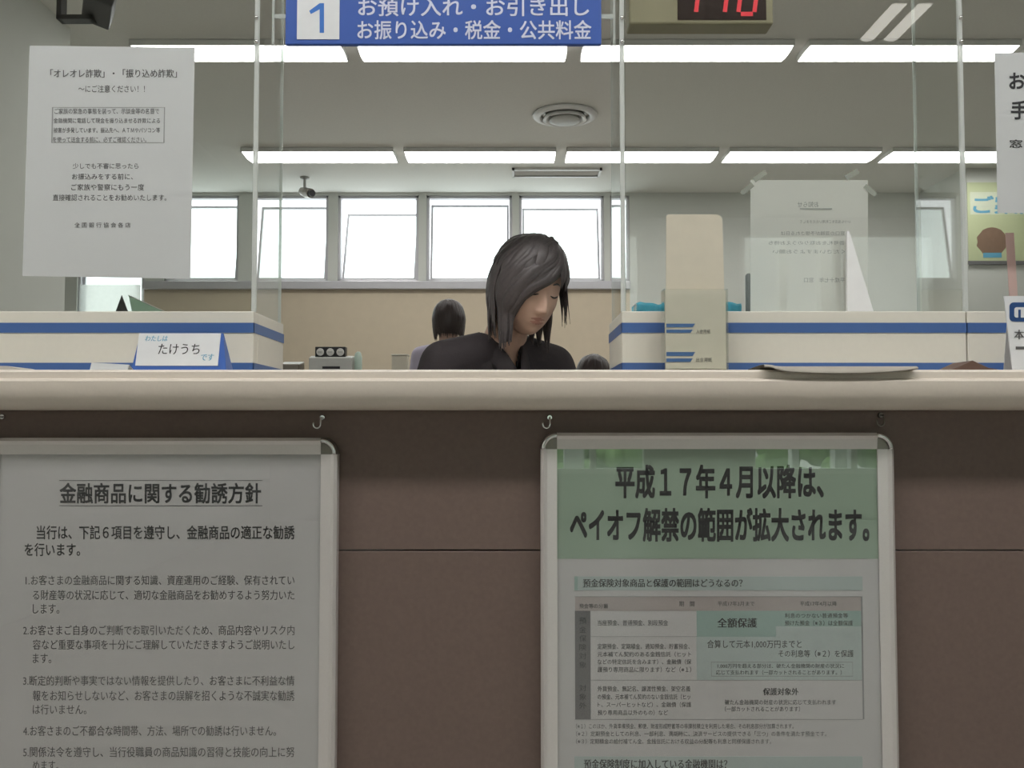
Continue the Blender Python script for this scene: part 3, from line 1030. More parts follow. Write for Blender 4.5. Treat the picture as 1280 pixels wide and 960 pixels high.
ps = MB()
ya = 1.60
pz = [(P(-8, 0, ya).x, ZT + .012), (P(20, 0, ya).x, ZT + .0115), (P(52, 0, ya).x, ZT + .0008)]
ps.prism([(pz[0][0], ya, ZT + .0005), (pz[2][0], ya, ZT + .0005), (pz[2][0], ya, ZT + .001), (pz[1][0], ya, pz[1][1]), (pz[0][0], ya, pz[0][1])], (0, .08, 0))
tag(obj('paper_bundle', ps, mat('greyish_paper', (0.52, 0.50, 0.46), 0.7)), 'greyish curled paper on the counter at the photo edge', 'paper')
pc = MB()
c0, c1 = P(112, 453, 1.565), P(159, 455.5, 1.565)
pc.prism([(c0.x, 1.565, ZT + .0006), (c1.x, 1.565, ZT + .0006), (c1.x, 1.572, c1.z), (c0.x, 1.572, c0.z)], (0, .0015, 0))
pc.prism([(c0.x, 1.572, c0.z), (c1.x, 1.572, c1.z), (c1.x, 1.60, ZT + .0006), (c0.x, 1.60, ZT + .0006)], (0, .0015, 0))
tag(obj('small_card', pc, M_PAPER), 'small white folded card beside the name plate', 'card')

# ------------------------------------------------------------------ framed posters on the counter front
YQ, YQB = 1.548, 1.5735


def poster_frame(name, x0, y0, x1, label, tilt=0.0):
    """Snap frame measured by its outer left, top and right edges."""
    a, b = P(x0, y0, YQ), P(x1, y0, YQ)
    wd = b.x - a.x
    hgt = wd * 1.38
    z1, z0 = a.z, a.z - hgt
    t = .0275
    r = thing(name, label, 'poster', ((a.x + b.x) / 2, YQ, z0), 'framed posters on the counter front')
    fr = [((a.x + t, z1 - t), (b.x - t, z1)), ((a.x + t, z0), (b.x - t, z0 + t)), ((a.x, z0 + t), (a.x + t, z1 - t)), ((b.x - t, z0 + t), (b.x, z1 - t))]
    for k, (p, q) in enumerate(fr):
        m_ = MB()
        # sloped rail: full height at the outer side, falling to the sheet inside
        if k < 2:
            zo, zi = (z1, z1 - t) if k == 0 else (z0, z0 + t)
            m_.prism([(p[0], YQB, zo), (p[0], YQ + .005, zo), (p[0], YQ, zo + (zi - zo) * .18), (p[0], YQ + .003, zo + (zi - zo) * .4), (p[0], YQ + .005, zi), (p[0], YQB, zi)], (q[0] - p[0], 0, 0))
        else:
            xo, xi = (a.x, a.x + t) if k == 2 else (b.x, b.x - t)
            m_.prism([(xo, YQB, p[1]), (xo, YQ + .005, p[1]), (xo + (xi - xo) * .18, YQ, p[1]), (xo + (xi - xo) * .4, YQ + .003, p[1]), (xi, YQ + .005, p[1]), (xi, YQB, p[1])], (0, 0, q[1] - p[1]))
        obj('frame_rail', m_, M_ALU, r)
    for cx, cz, a0 in ((b.x - t, z1 - t, 0), (a.x + t, z1 - t, 90), (a.x + t, z0 + t, 180), (b.x - t, z0 + t, 270)):
        arc = [(cx + t * math.cos(math.radians(a0 + 90 * k / 10)), cz + t * math.sin(math.radians(a0 + 90 * k / 10))) for k in range(11)]
        arc2 = [(cx + t * .62 * math.cos(math.radians(a0 + 90 * k / 10)), cz + t * .62 * math.sin(math.radians(a0 + 90 * k / 10))) for k in range(11)]
        m_ = MB().prism([(cx, YQ + .006, cz)] + [(p, YQ + .006, q) for p, q in arc], (0, YQB - YQ - .006, 0))
        co = obj('corner_cap', m_, M_STEEL, r)
        rim = MB().tube([(p, YQ + .004, q) for p, q in [(cx + t * .84 * math.cos(math.radians(a0 + 90 * k / 12)), cz + t * .84 * math.sin(math.radians(a0 + 90 * k / 12))) for k in range(13)]], .0042, 8)
        obj('bright_rim', rim, M_CHROME, co, smooth=True)
    obj('backing_board', MB().box((a.x + .01, YQ + .010, z0 + .01), (b.x - .01, YQB, z1 - .01)), M_DGREY, r)
    obj('sheet', MB().box((a.x + t - .006, YQ + .0085, z0 + t - .006), (b.x - t + .006, YQ + .0095, z1 - t + .006)), M_SHEET, r)
    obj('clear_cover', MB().box((a.x + t, YQ + .0055, z0 + t), (b.x - t, YQ + .0065, z1 - t)), M_COVER, r)
    return r


YI = YQ + .0082
r = poster_frame('framed_poster', -22, 547.5, 421, 'aluminium-framed white poster of a numbered sales policy below the name plate')
lettering('heading', [('金融商品に関する勧誘方針', 75, 326, 604, 629)], YI, M_INK, r, bold=.02, res=4)
lettering('introduction', [('当行は、下記６項目を遵守し、金融商品の適正な勧誘', 46, 368, 657, 674), ('を行います。', 31, 100, 679, 695)], YI, M_INK, r, bold=.012)
ln = MB()
for yy in (600.3, 631.8):
    p0, p1 = P(74, yy, YI), P(328, yy + .7, YI)
    ln.box((p0.x, YI, p0.z), (p1.x, YI + .0002, p1.z))
obj('heading_rules', ln, M_GINK, r)
lettering('numbered_lettering', [
    ('1.お客さまの金融商品に関する知識、資産運用のご経験、保有されてい', 32, 368, 719, 731.5), ('る財産等の状況に応じて、適切な金融商品をお勧めするよう努力いた', 41, 368, 737.5, 750), ('します。', 41, 74, 755, 767),
    ('2.お客さまご自身のご判断でお取引いただくため、商品内容やリスク内', 29, 368, 781.5, 794), ('容など重要な事項を十分にご理解していただきますようご説明いたし', 41, 368, 799.5, 812), ('ます。', 41, 64, 817, 829),
    ('3.断定的判断や事実ではない情報を提供したり、お客さまに不利益な情', 29, 368, 844.5, 857), ('報をお知らせしないなど、お客さまの誤解を招くような不誠実な勧誘', 41, 368, 863, 876), ('は行いません。', 41, 108, 880.5, 893),
    ('4.お客さまのご不都合な時間帯、方法、場所での勧誘は行いません。', 29, 345, 907, 920), ('5.関係法令を遵守し、当行役職員の商品知識の習得と技能の向上に努', 29, 368, 933.5, 946.5), ('めます。', 41, 73, 951, 963)], YI, M_GINK, r, bold=.008)

r = poster_frame('framed_poster', 676, 541, 1118, 'aluminium-framed deposit insurance poster with green heading band and table')
YJ = YI + .0001
RE = YI + .0003
IN = YI - .0004
obj('heading_band', rect(690, 553, 1104, 698.5, RE - .0004, .0004), M_GREEN, r, label='green heading band')
lettering('heading', [('平成１７年４月以降は、', 770, 1029, 582, 622), ('ペイオフ解禁の範囲が拡大されます。', 713, 1086, 636, 676)], IN, M_INK, r, bold=.03, res=4)
obj('question_band', rect(718, 720.5, 1078, 738, RE - .0004, .0004), M_PTEAL, r)
obj('question_mark_bar', rect(718, 720.5, 722, 738, RE - .0007, .0003), M_TEAL, r)
lettering('question', [('預金保険対象商品と保護の範囲はどうなるの？', 729, 928, 723.5, 734)], IN, M_INK, r, bold=.02)
obj('table_heading_row', rect(719, 746, 1078, 763.5, RE - .0004, .0004), M_PINK, r)
obj('table_side_bar', rect(719, 763.5, 738, 899, RE - .0004, .0004), M_DGREY, r)
obj('table_teal_cell', rect(871, 763.5, 1078, 796, RE - .0004, .0004), M_TEAL, r)
obj('table_pale_cell', rect(871, 796, 1078, 850, RE - .0004, .0004), M_PTEAL, r)
obj('table_pale_corner', rect(970, 783, 1078, 796, RE - .0007, .0003), M_PTEAL, r)
tb = MB()
for x0, y0, x1, y1 in ((718.5, 745.5, 1078.5, 746.1), (718.5, 899, 1078.5, 899.6), (1078, 746, 1078.6, 899), (738, 795.5, 871, 795.9), (738, 850, 1078, 850.5),
                       (889, 827.5, 1066, 828), (889, 845, 1066, 845.5), (889, 828, 889.5, 845), (1065.5, 828, 1066, 845)):
    p0, p1 = P(x0, y0, IN), P(x1, y1, IN)
    tb.box((p0.x, IN, p0.z), (p1.x, IN + .0001, p1.z))
obj('table_rules', tb, M_FINK, r)
lettering('table_labels', [('全額保護', 897, 946, 772.5, 784.5), ('保護対象外', 954, 998, 860, 869)], IN, M_INK, r, bold=.03)
lettering('table_text', [
    ('預金等の分類', 724, 760, 754.5, 760.5), ('期　間', 849, 868, 751.5, 758), ('平成17年3月まで', 897, 943, 751.5, 757.5), ('平成17年4月以降', 1000, 1046, 751.5, 757.5),
    ('当座預金、普通預金、別段預金', 747, 835, 775, 782), ('定期預金、定期積金、通知預金、貯蓄預金、', 747, 862, 804.5, 811.5), ('元本補てん契約のある金銭信託（ヒット', 747, 864, 814.5, 821), ('などの特定信託を含みます）、金融債（保', 747, 864, 824, 830.5), ('護預り専用商品に限ります）など（※１）', 747, 864, 833.5, 840.5),
    ('外貨預金、無記名、譲渡性預金、架空名義', 747, 863, 857.5, 864.5), ('の預金、元本補てん契約のない金銭信託（ヒッ', 747, 863, 867.5, 874.5), ('ト、スーパーヒットなど）、金融債（保護', 747, 864, 877.5, 884), ('預り専用商品以外のもの）など', 747, 835, 887.5, 894),
    ('利息のつかない普通預金等', 981, 1060, 766.5, 772.5), ('預けた預金（※３）は全額保護', 981, 1066, 775.5, 782), ('合算して元本1,000万円までと', 884, 1002, 800, 810.5), ('その利息等（※２）を保護', 973, 1067, 812.5, 821.5),
    ('1,000万円を超える部分は、破たん金融機関の財産の状況に', 897, 1055, 829.5, 835.5), ('応じて支払われます（一部カットされることがあります。）', 895, 1052, 837.5, 843.5),
    ('破たん金融機関の財産の状況に応じて支払われます', 906, 1045, 874.5, 881), ('（一部カットされることがあります）', 906, 1000, 883, 889.5)], IN, M_GINK, r, bold=.006, res=2)
lettering('footnotes', [
    ('（※１）このほか、外貨準備預金、郵便、財産形成貯蓄等の非課税積立を利用した場合、その利息部分が加算されます。', 720, 992, 904.5, 911), ('（※２）定期預金としての利息、一部利息、満期時に、決済サービスの提供できる「三つ」の条件を満たす預金です。', 720, 1033, 914, 920.5), ('（※３）定期積金の給付補てん金、金銭信託における収益の分配等も利息と同様保護されます。', 720, 964, 923.5, 930)], IN, M_GINK, r, res=2)
obj('second_question_band', rect(718, 945.5, 1078, 966, RE - .0004, .0004), M_PTEAL, r)
lettering('second_question', [('預金保険制度に加入している金融機関は？', 730, 909, 949, 961)], IN, M_INK, r, bold=.02)
lettering('side_bar_text', [('預', 724, 733, 772, 780), ('金', 724, 733, 783, 791), ('保', 724, 733, 794, 802), ('険', 724, 733, 805, 813), ('対', 724, 733, 816, 824), ('象', 724, 733, 827, 835), ('対', 724, 733, 856, 864), ('象', 724, 733, 867, 875), ('外', 724, 733, 878, 886)], IN, M_INK, r)

# screw hooks above the posters
for px, py, lb in ((3, 526, 'small metal hook at the outer upper corner of the policy poster'), (403, 527, 'small metal hook above the inner corner of the policy poster'),
                   (687, 527, 'small metal hook above the corner of the deposit poster facing the policy poster'), (1101, 524, 'dark metal hook above the outer corner of the deposit poster')):
    q = P(px, py - 5, 1.572)
    r = thing('screw_hook', lb, 'hook', (q.x, 1.575, q.z), 'screw hooks under the counter edge')
    obj('plate', MB().tube([(q.x, 1.575, q.z), (q.x, 1.570, q.z)], [.005, .004], 14), M_CHROME if px < 1000 else M_STEEL, r)
    hk = [(q.x, 1.570, q.z), (q.x, 1.561, q.z), (q.x, 1.558, q.z - .006)]
    for k in range(9):
        t_ = math.pi * k / 8
        hk.append((q.x - .006 + .006 * math.cos(t_), 1.557, q.z - .012 - .006 * math.sin(t_)))
    hk.append((q.x - .012, 1.557, q.z - .008))
    obj('hook', MB().tube(hk, .0016, 8), M_CHROME if px < 1000 else M_STEEL, r, smooth=True)

# ------------------------------------------------------------------ office behind
yo = 5.6
q0, q1 = P(372, 434, yo), P(437, 462, yo)
ZK = 1.16
r = thing('filing_cabinet', 'grey filing cabinet hidden behind the counter carrying the dial machine', 'cabinet', (q0.x, yo, 0))
cx0, cx1 = P(330, 462, yo).x, P(512, 462, yo).x
obj('body', MB().box((cx0, yo - .05, 0), (cx1, yo + .45, ZK)), M_GREY, r, bevel=.006)
for k in range(3):
    dr = obj('drawer', MB().box((cx0 + .02, yo - .07, .06 + k * .36), (cx1 - .02, yo - .05, .39 + k * .36)), M_GREY, r, bevel=.004)
    obj('handle', MB().box(((cx0 + cx1) / 2 - .08, yo - .09, .30 + k * .36), ((cx0 + cx1) / 2 + .08, yo - .07, .325 + k * .36)), M_CHROME, dr, bevel=.004)
r = thing('dial_machine', 'grey office machine with three white round dials on a black panel', 'machine', ((q0.x + q1.x) / 2, yo, ZK))
m0, m1 = P(393, 433, yo), P(431, 446.5, yo)
b0, b1 = P(386, 446, yo), P(440, 446, yo)
obj('body', MB().prism([(b0.x, yo, ZK), (b0.x, yo, b0.z - .004), (b0.x, yo + .06, b0.z + .01), (b0.x, yo + .28, b0.z + .01), (b0.x, yo + .28, ZK)], (b1.x - b0.x, 0, 0)), M_GREY, r, bevel=.006)
pn = obj('panel', MB().box((m0.x, yo + .02, m1.z), (m1.x, yo + .08, m0.z)), M_BLACK, r, bevel=.003)
for k in range(3):
    cx = m0.x + (m1.x - m0.x) * (.17 + .33 * k)
    cz = (m0.z + m1.z) / 2
    obj('dial', MB().tube([(cx, yo + .02, cz), (cx, yo + .012, cz)], [.0235, .021], 20), M_DIAL, pn)
    obj('pointer', MB().box((cx - .014, yo + .009, cz - .004), (cx + .014, yo + .012, cz + .004)), M_GREY, pn)
q = P(403, 459, yo)
obj('slot', MB().box((q.x, yo - .003, P(0, 461, yo).z), (P(425, 459, yo).x, yo + .002, P(0, 458, yo).z)), M_BLACK, r)
g0, g1 = P(432, 443, yo), P(441, 462, yo)
tag(obj('tape_roll', MB().lathe([(0, 0), (.022, 0), (.024, .01), (.024, .20), (.018, .225), (.008, .235), (0, .235)], (P(446, 450, yo).x, yo + .05, ZK), 20), mat('pale_green_plastic', (0.5, 0.62, 0.54), 0.4), smooth=True), 'pale green bottle beside the dial machine', 'bottle')
pb0, pb1 = P(487, 441, yo), P(507, 462, yo)
r = thing('paper_box', 'small pale grey box standing right of the dial machine', 'box', ((pb0.x + pb1.x) / 2, yo + .1, ZK))
obj('body', MB().box((pb0.x, yo + .1, ZK), (pb1.x, yo + .2, pb0.z - .008)), mat('pale_beige_card', (0.60, 0.56, 0.46), 0.6), r, bevel=.003)
obj('lid', MB().box((pb0.x - .003, yo + .097, pb0.z - .008), (pb1.x + .003, yo + .203, pb0.z)), mat('paler_card', (0.66, 0.64, 0.56), 0.6), r, bevel=.002)
tag(obj('desk_phone', MB().prism([(P(352, 0, yo).x, yo, ZK), (P(352, 0, yo).x, yo, P(0, 455, yo).z), (P(352, 0, yo).x, yo + .16, P(0, 450, yo).z), (P(352, 0, yo).x, yo + .16, ZK)], (.13, 0, 0)), M_STEEL, bevel=.008), 'low dark grey desk unit at the end of the beige wall view', 'desk unit')

# poster on the wall projection
yq = PIL_Y - .012
r = thing('wall_poster', 'yellow-green wall poster with a brown round picture and blue lettering', 'poster', P(1290, 330, yq))
obj('sheet', rect(1211, 228, 1372, 326, yq, .004), M_YGREEN, r)
obj('title_strip', rect(1213, 240, 1372, 268, yq - .0014, .001), mat('pale_print', (0.66, 0.70, 0.55), .6), r)
lettering('lettering', [('ご案内', 1217, 1300, 245, 267)], yq - .002, M_LBLUE, r, bold=.02)
pic = MB().prism([P(1240 + 19 * math.cos(k * math.pi / 10) * (1 + .06 * math.sin(3 * k)), 302 - 18 * math.sin(k * math.pi / 10), yq - .001) for k in range(20)], (0, .001, 0))
obj('round_picture', pic, M_TAN, r, label='brown round picture')
obj('picture_base', rect(1229, 316, 1252, 322, yq - .0022, .001), M_LBLUE, r)
obj('lower_rail', rect(1211, 326, 1372, 330.5, yq - .01, .014), M_DGREY, r)
# pink paper strip standing behind the logo card
ys = 1.80
st = MB()
s0, s1 = P(1257, 291, ys), P(1270, 291, ys)
s2 = P(1262, 420, ys)
st.prism([(s0.x, ys, s0.z), (s1.x - .004, ys, s0.z), (s1.x + .004, ys - .004, ZT), (s0.x + .008, ys - .004, ZT)], (0, .0012, 0))
tag(obj('paper_strip', st, M_ROSE), 'narrow pale pink paper strip standing behind the logo card', 'paper')

# ------------------------------------------------------------------ people
def remesh(mb, voxel):
    me = bpy.data.meshes.new('body_source')
    me.from_pydata([tuple(q) for q in mb.v], [], mb.f)
    o = bpy.data.objects.new('body_source', me)
    COL.objects.link(o)
    rm = o.modifiers.new('remesh', 'REMESH')
    rm.mode = 'VOXEL'
    rm.voxel_size = voxel
    dg_ = bpy.context.evaluated_depsgraph_get()
    dg_.update()
    out = bpy.data.meshes.new_from_object(o.evaluated_get(dg_))
    bpy.data.objects.remove(o)
    bpy.data.meshes.remove(me)
    return out


def g2(x, z, cx, cz, sx, sz):
    return math.exp(-((x - cx) / sx) ** 2 - ((z - cz) / sz) ** 2)


def sstep(a, b, x):
    t = max(0.0, min(1.0, (x - a) / (b - a)))
    return t * t * (3 - 2 * t)


def head_mesh(nu=112, nv=84):
    """Head in its own frame: face towards -Y, eyes at z = 0, chin near z = -0.112."""
    def pt(th, ph):
        nz, nx, ny = math.cos(th), math.sin(th) * math.cos(ph), math.sin(th) * math.sin(ph)
        hx, hy = math.cos(ph), math.sin(ph)
        if nz >= 0:
            h = math.sin(th)
            z = .116 * nz
            x, y = .074 * h * hx, (.088 if hy < 0 else .098) * h * hy
        else:
            t = -nz
            h = (1 - t ** 2.7) ** .5 if t < 1 else 0
            z = -.114 * t
            x = .074 * h * (1 - .30 * t ** 1.5) * hx
            y = (.088 * h * (1 - .12 * t) * hy if hy < 0 else .098 * h * (1 - .45 * t) * hy) - .022 * t * t
        wf = sstep(.05, .55, -hy) * (1 if h > .15 else h / .15)
        d = 0
        d -= .011 * (g2(x, z, .031, 0, .019, .013) + g2(x, z, -.031, 0, .019, .013))
        d += .0075 * (g2(x, z, .031, -.002, .0135, .009) + g2(x, z, -.031, -.002, .0135, .009))
        d += .004 * g2(x, z, 0, .022, .05, .010)
        na = sstep(.012, -.042, z) * (1 - sstep(-.047, -.058, -(-z)) if False else (1 - sstep(.046, .057, -z)))
        d += .021 * na * math.exp(-(x / (.0075 + .004 * sstep(0, .045, -z))) ** 2)
        d += .007 * (g2(x, z, .0115, -.046, .006, .007) + g2(x, z, -.0115, -.046, .006, .007))
        d += .0042 * g2(x, z, 0, -.0645, .019, .0048) + .005 * g2(x, z, 0, -.0745, .016, .0052)
        d -= .0045 * g2(x, z, 0, -.0692, .021, .0022)
        d -= .003 * g2(x, z, 0, -.0885, .016, .005)
        d += .006 * g2(x, z, 0, -.102, .02, .012)
        d += .004 * (g2(x, z, .042, -.03, .02, .018) + g2(x, z, -.042, -.03, .02, .018))
        y -= d * wf
        return Vector((x, y, z))
    mb = MB()
    vs_ = [pt(1e-4, 0)]
    for i in range(1, nv):
        for j in range(nu):
            vs_.append(pt(math.pi * i / nv, 2 * math.pi * j / nu))
    vs_.append(pt(math.pi - 1e-4, 0))
    fs = [(0, 1 + j, 1 + (j + 1) % nu) for j in range(nu)]
    for i in range(nv - 2):
        for j in range(nu):
            a, b = 1 + i * nu + j, 1 + i * nu + (j + 1) % nu
            fs.append((a, a + nu, b + nu, b))
    l = len(vs_) - 1
    fs += [(1 + (nv - 2) * nu + (j + 1) % nu, 1 + (nv - 2) * nu + j, l) for j in range(nu)]
    mb.add(vs_, fs)
    for s in (1, -1):
        ear = MB().ball((0, 0, 0), (.008, .017, .030), 16, 12).ball((s * .004, .002, .004), (.007, .013, .022), 12, 10)
        Re = Matrix.Translation((s * .073, .012, -.012)) @ Euler((math.radians(-10), math.radians(s * 8), math.radians(s * 25))).to_matrix().to_4x4()
        mb.add([Re @ q for q in ear.v], ear.f)
    return mb


HEAD0 = head_mesh()
BVH0 = BVHTree.FromPolygons([tuple(v) for v in HEAD0.v], HEAD0.f)


def scalp(az, el, off):
    """Point off metres above the head surface; az from the face towards +x, el up, in degrees."""
    a, e = math.radians(az), math.radians(el)
    d = Vector((math.sin(a) * math.cos(e), -math.cos(a) * math.cos(e), math.sin(e)))
    # smooth skull rather than the featured face, so that hair lies evenly
    rx, ry, rz = .080, (.093 if d.y < 0 else .102), .121 if d.z > 0 else .118
    k = 1 / math.sqrt((d.x / rx) ** 2 + (d.y / ry) ** 2 + (d.z / rz) ** 2)
    return d * (k + off)


def crom(pts, n=6):
    out = []
    P_ = [pts[0]] + list(pts) + [pts[-1]]
    for i in range(1, len(P_) - 2):
        for k in range(n):
            t = k / n
            a, b, c, d = P_[i - 1], P_[i], P_[i + 1], P_[i + 2]
            out.append(.5 * ((2 * b) + (c - a) * t + (2 * a - 5 * b + 4 * c - d) * t * t + (3 * b - a - 3 * c + d) * t ** 3))
    out.append(pts[-1])
    return out


def lock(mb, pts, width, flat=.35):
    path = crom(pts, 6)
    m = len(path)
    rad = [width * (.45 + .55 * sstep(0, .2, i / (m - 1))) * (1 - .88 * sstep(.62, 1, i / (m - 1))) for i in range(m)]
    mb.tube(path, rad, 8, flat, up=[q.normalized() for q in path])


def hair_cap(mb, front=44, side=4, back=-40, off=.010, th=.008):
    nu, nv = 72, 26
    rows = []
    for j in range(nv + 1):
        ring = []
        for i in range(nu):
            az = -180 + 360 * i / nu
            aa = abs(az)
            if aa < 55:
                lim = front + (aa / 55) ** 2 * -4
            elif aa < 85:
                lim = front - 4 + (side - front + 4) * sstep(55, 85, aa)
            elif aa < 105:
                lim = side
            else:
                lim = side + (back - side) * sstep(105, 135, aa)
            el = 89.5 + (lim - 89.5) * j / nv
            o_ = off * (.85 + .15 * math.sin(az * .35 + j * .2)) * (1 if j < nv else .35)
            ring.append(scalp(az, el, o_))
        rows.append(ring)
    vs_ = [q for rg in rows for q in rg]
    m = len(vs_)
    fs = [(j * nu + i, (j + 1) * nu + i, (j + 1) * nu + (i + 1) % nu, j * nu + (i + 1) % nu) for j in range(nv) for i in range(nu)]
    vs_ += [q * (1 - th / q.length) for q in vs_]
    fs += [tuple(m + k for k in reversed(f_)) for f_ in fs]
    fs += [(nv * nu + i, m + nv * nu + i, m + nv * nu + (i + 1) % nu, nv * nu + (i + 1) % nu) for i in range(nu)]
    fs += [tuple(range(nu)), tuple(m + i for i in reversed(range(nu)))]
    mb.add(vs_, fs)


def hand(mb, wrist, d, pn, side):
    """Palm and five bent fingers; d forward, pn palm normal (towards the table)."""
    wrist, d, pn = Vector(wrist), Vector(d).normalized(), Vector(pn).normalized()
    lat = d.cross(pn).normalized() * side
    for k in range(4):
        o_ = lat * (-.027 + .018 * k)
        mb.capsule(wrist + o_ * .6 + d * .01, wrist + o_ + d * .078, .013, .0115)
        l1, l2, l3 = [(.036, .024, .018), (.041, .027, .02), (.038, .025, .019), (.030, .019, .016)][k]
        a = wrist + o_ + d * .078
        b = a + (d + pn * .25).normalized() * l1
        c = b + (d + pn * .75).normalized() * l2
        e = c + (d + pn * 1.2).normalized() * l3
        mb.capsule(a, b, .0092, .0085)
        mb.capsule(b, c, .0085, .0078)
        mb.capsule(c, e, .0078, .0068)
    a = wrist + lat * -.026 + d * .022
    b = a + (d * .6 - lat * .8).normalized() * .036
    c = b + (d * .9 - lat * .35 + pn * .3).normalized() * .028
    mb.capsule(a, b, .0125, .0105)
    mb.capsule(b, c, .0105, .0085)


def person(label, group, J, hc, HR, voxel, garment, hair_fn, hair_mat, vneck=True, hs=1.0):
    """One figure. J: joints; hc: head centre; HR: head rotation."""
    root = thing('person', label, 'person', (J['hip'][0], J['hip'][1], 0), group)
    off = OFF[root]
    V = {k: Vector(v) for k, v in J.items()}
    ax = (V['ls'] - V['rs'])
    ax.z = 0
    ax.normalize()
    fw = Vector((ax.y, -ax.x, 0))
    HM = Matrix.Translation(hc) @ HR.to_4x4() @ Matrix.Scale(hs, 4)
    nb, hip = V['neck'], V['hip']

    def torso(mb, g):
        prof_ = [(0.0, .060, .052), (.05, .112, .066), (.11, .158, .082), (.20, .158, .094), (.32, .146, .102), (.50, .126, .086), (.66, .124, .084), (.82, .146, .098), (1.0, .166, .112), (1.10, .150, .105)]
        nodes = []
        for t, rx, ry in prof_:
            c_ = nb.lerp(hip, t) + fw * (.012 * math.sin(math.pi * min(1, t * 1.4))) - Vector((0, 0, .012))
            nodes.append((c_, rx + g, ry + g))
        mb.loft(nodes, ax, fw)

    def arm(mb, s, g, fore=True):
        sh, el, wr = V[s + 's'], V[s + 'e'], V[s + 'w']
        mb.capsule(nb - Vector((0, 0, .028)), sh + Vector((0, 0, .004)), .048 + g, .046 + g)
        mb.capsule(sh, el, .047 + g, .036 + g)
        if fore:
            mb.capsule(el, wr, .036 + g, .024 + g * .7)

    def legs(mb, g, foot=True):
        for s in 'rl':
            h = hip + ax * (.085 * (-1 if s == 'r' else 1))
            kn, an = V[s + 'k'], V[s + 'a']
            mb.capsule(h, kn, .088 + g, .056 + g)
            mb.capsule(kn, an, .054 + g, .034 + g)
            if foot:
                mb.capsule(an + Vector((0, 0, -.035)), an + fw * .13 + Vector((0, 0, -.048)), .034, .026)

    b = MB()
    torso(b, 0)
    for s in 'rl':
        arm(b, s, 0)
        d_ = (V[s + 'w'] - V[s + 'e']).normalized()
        hand(b, V[s + 'w'], J.get(s + 'hd', tuple(d_)), J.get('pn', (0, 0, -1)), 1 if s == 'l' else -1)
    legs(b, 0)
    # neck: from the skull base to the collar bones
    sk = HM @ Vector((0, .022, -.055))
    b.tube(crom([sk, sk.lerp(nb, .5) + Vector((0, .004, 0)), nb - Vector((0, 0, .03))], 6), [.052 * hs, .05 * hs, .049 * hs, .048, .048, .049, .049, .05, .051, .052, .054, .057, .060], 20)
    b.add([HM @ q for q in HEAD0.v], HEAD0.f)
    me = remesh(b, voxel)
    me.transform(Matrix.Translation(-off))
    me.materials.append(M_SKIN)
    me.materials.append(M_LIP)
    inv = HM.inverted()
    for p in me.polygons:
        p.use_smooth = True
        q = inv @ (p.center + off)
        if q.y < -.07 and abs(q.x) < .0195 and (abs(q.z + .0655) < .0038 * (1.1 - abs(q.x) / .0215) + .0004 or abs(q.z + .0742) < .0046 * (1.1 - abs(q.x) / .0215)):
            p.material_index = 1
    bo = bpy.data.objects.new('body', me)
    COL.objects.link(bo)
    bo.parent = root
    OFF[bo] = off
    # brows and lashes
    bv = BVHTree.FromPolygons([tuple(v) for v in HEAD0.v], HEAD0.f)

    def face(x_, z_, o_=.0015):
        hit = bv.ray_cast(Vector((x_, -.3, z_)), Vector((0, 1, 0)))
        return (hit[0] if hit[0] else Vector((x_, -.09, z_))) + Vector((0, -o_, 0))
    br_, la = MB(), MB()
    for s in (1, -1):
        br_.tube([HM @ face(s * (.014 + .006 * k), .020 + .0045 * math.sin(math.pi * (k + .6) / 6)) for k in range(6)], [.0012, .0022, .0024, .0021, .0016, .0008], 6)
        la.tube([HM @ face(s * (.017 + .0042 * k), -.0055 - .0035 * math.sin(math.pi * k / 7), .0012) for k in range(8)], [.0008, .0014, .0018, .002, .002, .002, .0018, .001], 6)
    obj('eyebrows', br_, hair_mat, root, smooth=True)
    obj('eyelashes', la, M_BLACK, root, smooth=True)
    # hair
    hm = MB()
    hair_fn(hm, (HR.inverted() @ Vector((0, 0, -1))))
    hm.v = [HM @ q for q in hm.v]
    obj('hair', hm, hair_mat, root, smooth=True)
    # clothes
    for gname, gm_, g, parts, solid in garment:
        c_ = MB()
        if 'torso' in parts:
            torso(c_, g)
        if 'arms' in parts or 'upper' in parts:
            for s in 'rl':
                arm(c_, s, g, 'arms' in parts)
        if 'legs' in parts:
            legs(c_, g, False)
            c_.loft([(hip + Vector((0, 0, .10)), .155 + g, .105 + g), (hip, .170 + g, .116 + g), (hip - Vector((0, 0, .09)), .15 + g, .10 + g)], ax, fw)
        cm = remesh(c_, max(voxel, .006))
        vs_ = [v.co.copy() for v in cm.vertices]
        fs_ = [tuple(p.vertices) for p in cm.polygons]
        bpy.data.meshes.remove(cm)
        keep = []
        for f_ in fs_:
            q = sum((vs_[i] for i in f_), Vector()) / len(f_)
            rel = q - nb
            up_, la_, fo = rel.z, rel.dot(ax), rel.dot(fw)
            if 'torso' in parts:
                if math.hypot(la_, fo) < .058 and up_ > -.015:
                    continue
                if vneck and fo > .0 and up_ > -.105 and abs(la_) < (up_ + .105) * .26:
                    continue
                if 'vest' in parts and abs(la_) > .150:
                    continue
            keep.append(f_)
        g_ = MB()
        g_.v, g_.f = vs_, keep
        go = obj(gname, g_, gm_, root, smooth=True)
        sm = go.modifiers.new('smooth', 'SMOOTH')
        sm.iterations, sm.factor = 6, .5
        so = go.modifiers.new('thickness', 'SOLIDIFY')
        so.thickness, so.offset = solid, -1
    return root, V, ax, fw, nb


def Rdeg(roll, yaw, pitch):
    return Matrix.Rotation(math.radians(roll), 3, 'Y') @ Matrix.Rotation(math.radians(yaw), 3, 'Z') @ Matrix.Rotation(math.radians(pitch), 3, 'X')


